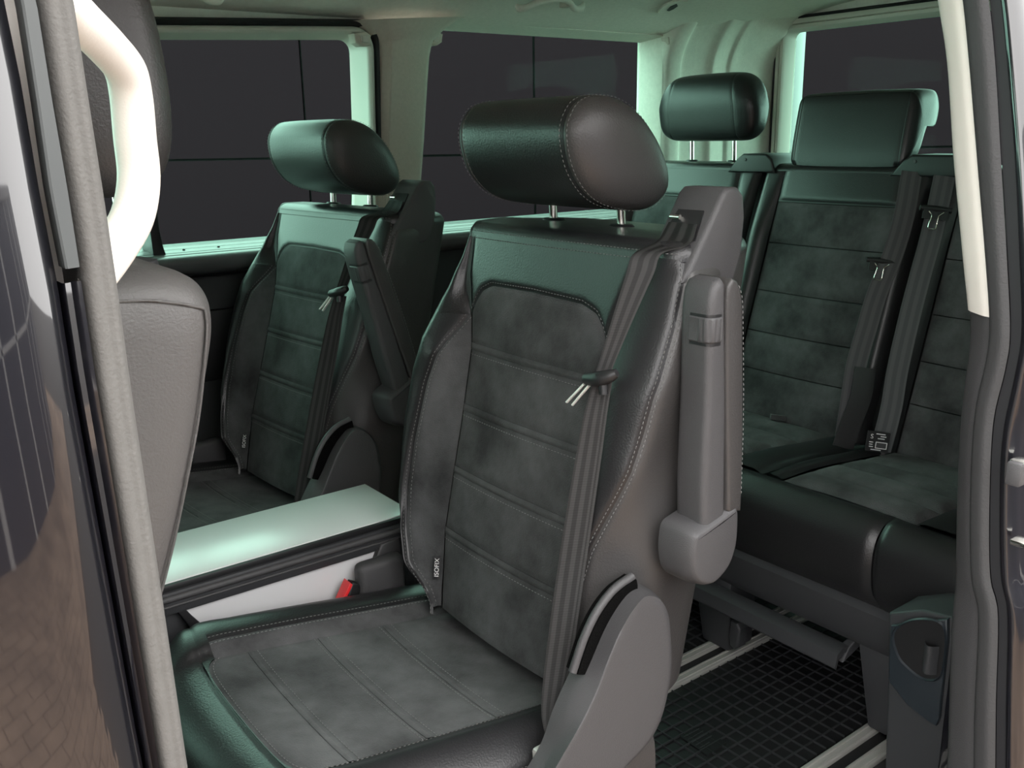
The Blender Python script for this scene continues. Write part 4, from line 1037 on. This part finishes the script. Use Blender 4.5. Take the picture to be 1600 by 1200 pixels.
# headrests of the bench
HB = [(-.050, -.02), (-.054, .035), (-.040, .078), (-.005, .092), (.035, .085), (.050, .045), (.046, -.03), (.030, -.078), (0, -.088), (-.035, -.075)]
headrest(bn, 2.075, 1.806, 1.163, .178, HB, 0, .077, 2.085, 1.016, 1.11, seam=False, capd=.06, capm='leather', taper=.14)
HB2 = [(-.056, -.078), (-.032, .06), (-.022, .078), (.0, .084), (.055, .084), (.078, .076), (.090, .048), (.084, .012), (.072, -.002), (.056, .002), (.038, .006), (.022, -.020), (.0, -.074), (-.016, -.088), (-.044, -.090)]
headrest(bn, 2.085, 1.350, 1.105, .166, HB2, 0, .082, 2.06, 1.016, 1.06, seam=False, capd=.024, capm='leather')
# belt outlets on top of the back
for yl, yh in ((1.535, 1.69), (1.02, 1.215)):
    V_ = [(yl, .995), (yh, .995), (yh-.03, 1.03), (yh-.05, 1.043), (yl+.03, 1.043), (yl+.012, 1.03)]
    o = prism('belt_outlet', V_, 'x', BB(1.0)-.01, BB(1.0)+.10, 'plastic_black', bn, .006)
    tube('outlet_screw', [(BB(1.0)-.012, yh-.06, 1.028), (BB(1.0)-.008, yh-.06, 1.028)], .004, 'plastic_grey', o, 8)
def onb(x, y, off):
    v = (x-800)*CR+(600-y)*CU+FPX*CF; t = (1.85+off+(CAMZ-.43)*.30)/(v[0]-.30*v[2]); return np.array([0, 0, CAMZ])+t*v
W0 = np.array([.70, -.66, -.12])
def bench_belt(pts, offs, wid=.0235):
    C_ = spline([onb(a, b, o_) for (a, b), o_ in zip(pts, offs)], 50); return ribbon('seat_belt', C_, np.tile(W0*wid, (50, 1)), 'belt_pale', bn)
b1 = bench_belt([(1425, 268), (1412, 340), (1394, 400), (1370, 460), (1355, 510), (1338, 570), (1330, 620), (1318, 700)], [-.02, -.03, -.035, -.04, -.045, -.05, -.05, -.05])
b2 = bench_belt([(1476, 275), (1464, 330), (1452, 380), (1438, 430), (1420, 500), (1402, 580), (1392, 640), (1375, 705)], [-.02, -.03, -.04, -.045, -.05, -.055, -.06, -.06])
def bench_tongue(px, py, off, par):
    c = onb(px, py, off); r_ = W0/np.linalg.norm(W0); u_ = np.array([.2, 0, 1.0]); u_ = u_-r_*(u_@r_); u_ /= np.linalg.norm(u_)
    fwd = np.cross(r_, u_); fwd = fwd if fwd[0] < 0 else -fwd
    t = tube('belt_tongue', [c-r_*.033, c, c+r_*.033], [.006, .0085, .006], 'plastic_black', par, 10)
    V = [c+r_*a*.026+u_*b+fwd*d for d in (0, .006) for a, b in ((-1, -.022), (1, -.022), (1, 0), (-1, 0))]
    obj('tongue_body', V, [(3, 2, 1, 0), (4, 5, 6, 7), (0, 1, 5, 4), (1, 2, 6, 5), (2, 3, 7, 6), (3, 0, 4, 7)], 'plastic_black', t, smooth=False)
    lp = [c+fwd*.008+r_*a+u_*b for a, b in ((-.016, -.006), (-.008, -.014), (-.012, -.040), (-.011, -.043), (.004, -.043), (.005, -.040), (.006, -.014), (.016, -.006))]
    tube('tongue_loop', resample(np.array(lp), 30), .0016, 'chrome', t, 6)
bench_tongue(1377, 408, -.045, b1); bench_tongue(1462, 327, -.045, b2)
# dark belt stalk flap and labelled buckle
pA = [onb(1352, 575, -.055), onb(1345, 620, -.06), onb(1330, 660, -.07), onb(1316, 700, -.075)]
ribbon('belt_stalk', spline(pA, 20), np.tile(W0*.024, (20, 1)), 'leather', bn, .004)
c = onb(1371, 690, -.075); r_ = W0/np.linalg.norm(W0); u_ = np.array([.25, .0, 1.0]); u_ = u_-r_*(u_@r_); u_ /= np.linalg.norm(u_); f_ = np.cross(r_, u_); f_ = f_ if f_[0] < 0 else -f_
def slab(name, cc, hw_, hh, d0, d1, m, par):
    V = [cc+r_*a*hw_+u_*b*hh+f_*d for d in (d0, d1) for a, b in ((-1, -1), (1, -1), (1, 1), (-1, 1))]
    return obj(name, V, [(3, 2, 1, 0), (4, 5, 6, 7), (0, 1, 5, 4), (1, 2, 6, 5), (2, 3, 7, 6), (3, 0, 4, 7)], m, par, smooth=False)
bl_ = slab('belt_label', c, .024, .022, 0, .003, 'plastic_black', bn)
text_part('label_letter', 'S', .014, 'white_print', bl_, frame_mat(c-r_*.014+u_*.010+f_*.0034, r_, u_))
for k, (a, b, w_) in enumerate(((.004, .017, .016), (.010, .012, .010), (.006, .007, .012), (-.014, -.002, .007), (-.014, -.007, .006), (-.013, -.012, .007), (-.002, -.018, .018))):
    slab('label_print', c+r_*a+u_*b, w_*.6, .0010, .003, .0034, 'white_print', bl_)
for (a, b, hw_, hh) in ((.008, -.001, .012, .0009), (.008, -.014, .012, .0009), (-.0035, -.0075, .0009, .0065), (.0195, -.0075, .0009, .0065)):
    slab('label_frame', c+r_*a+u_*b, hw_, hh, .003, .0034, 'white_print', bl_)
slab('label_patch', c+r_*.008-u_*.0075, .0095, .005, .003, .0032, 'plastic_grey', bl_)
slab('pull_tab', onb(1215, 652, -.02), .018, .006, -.004, .012, 'suede', bn)
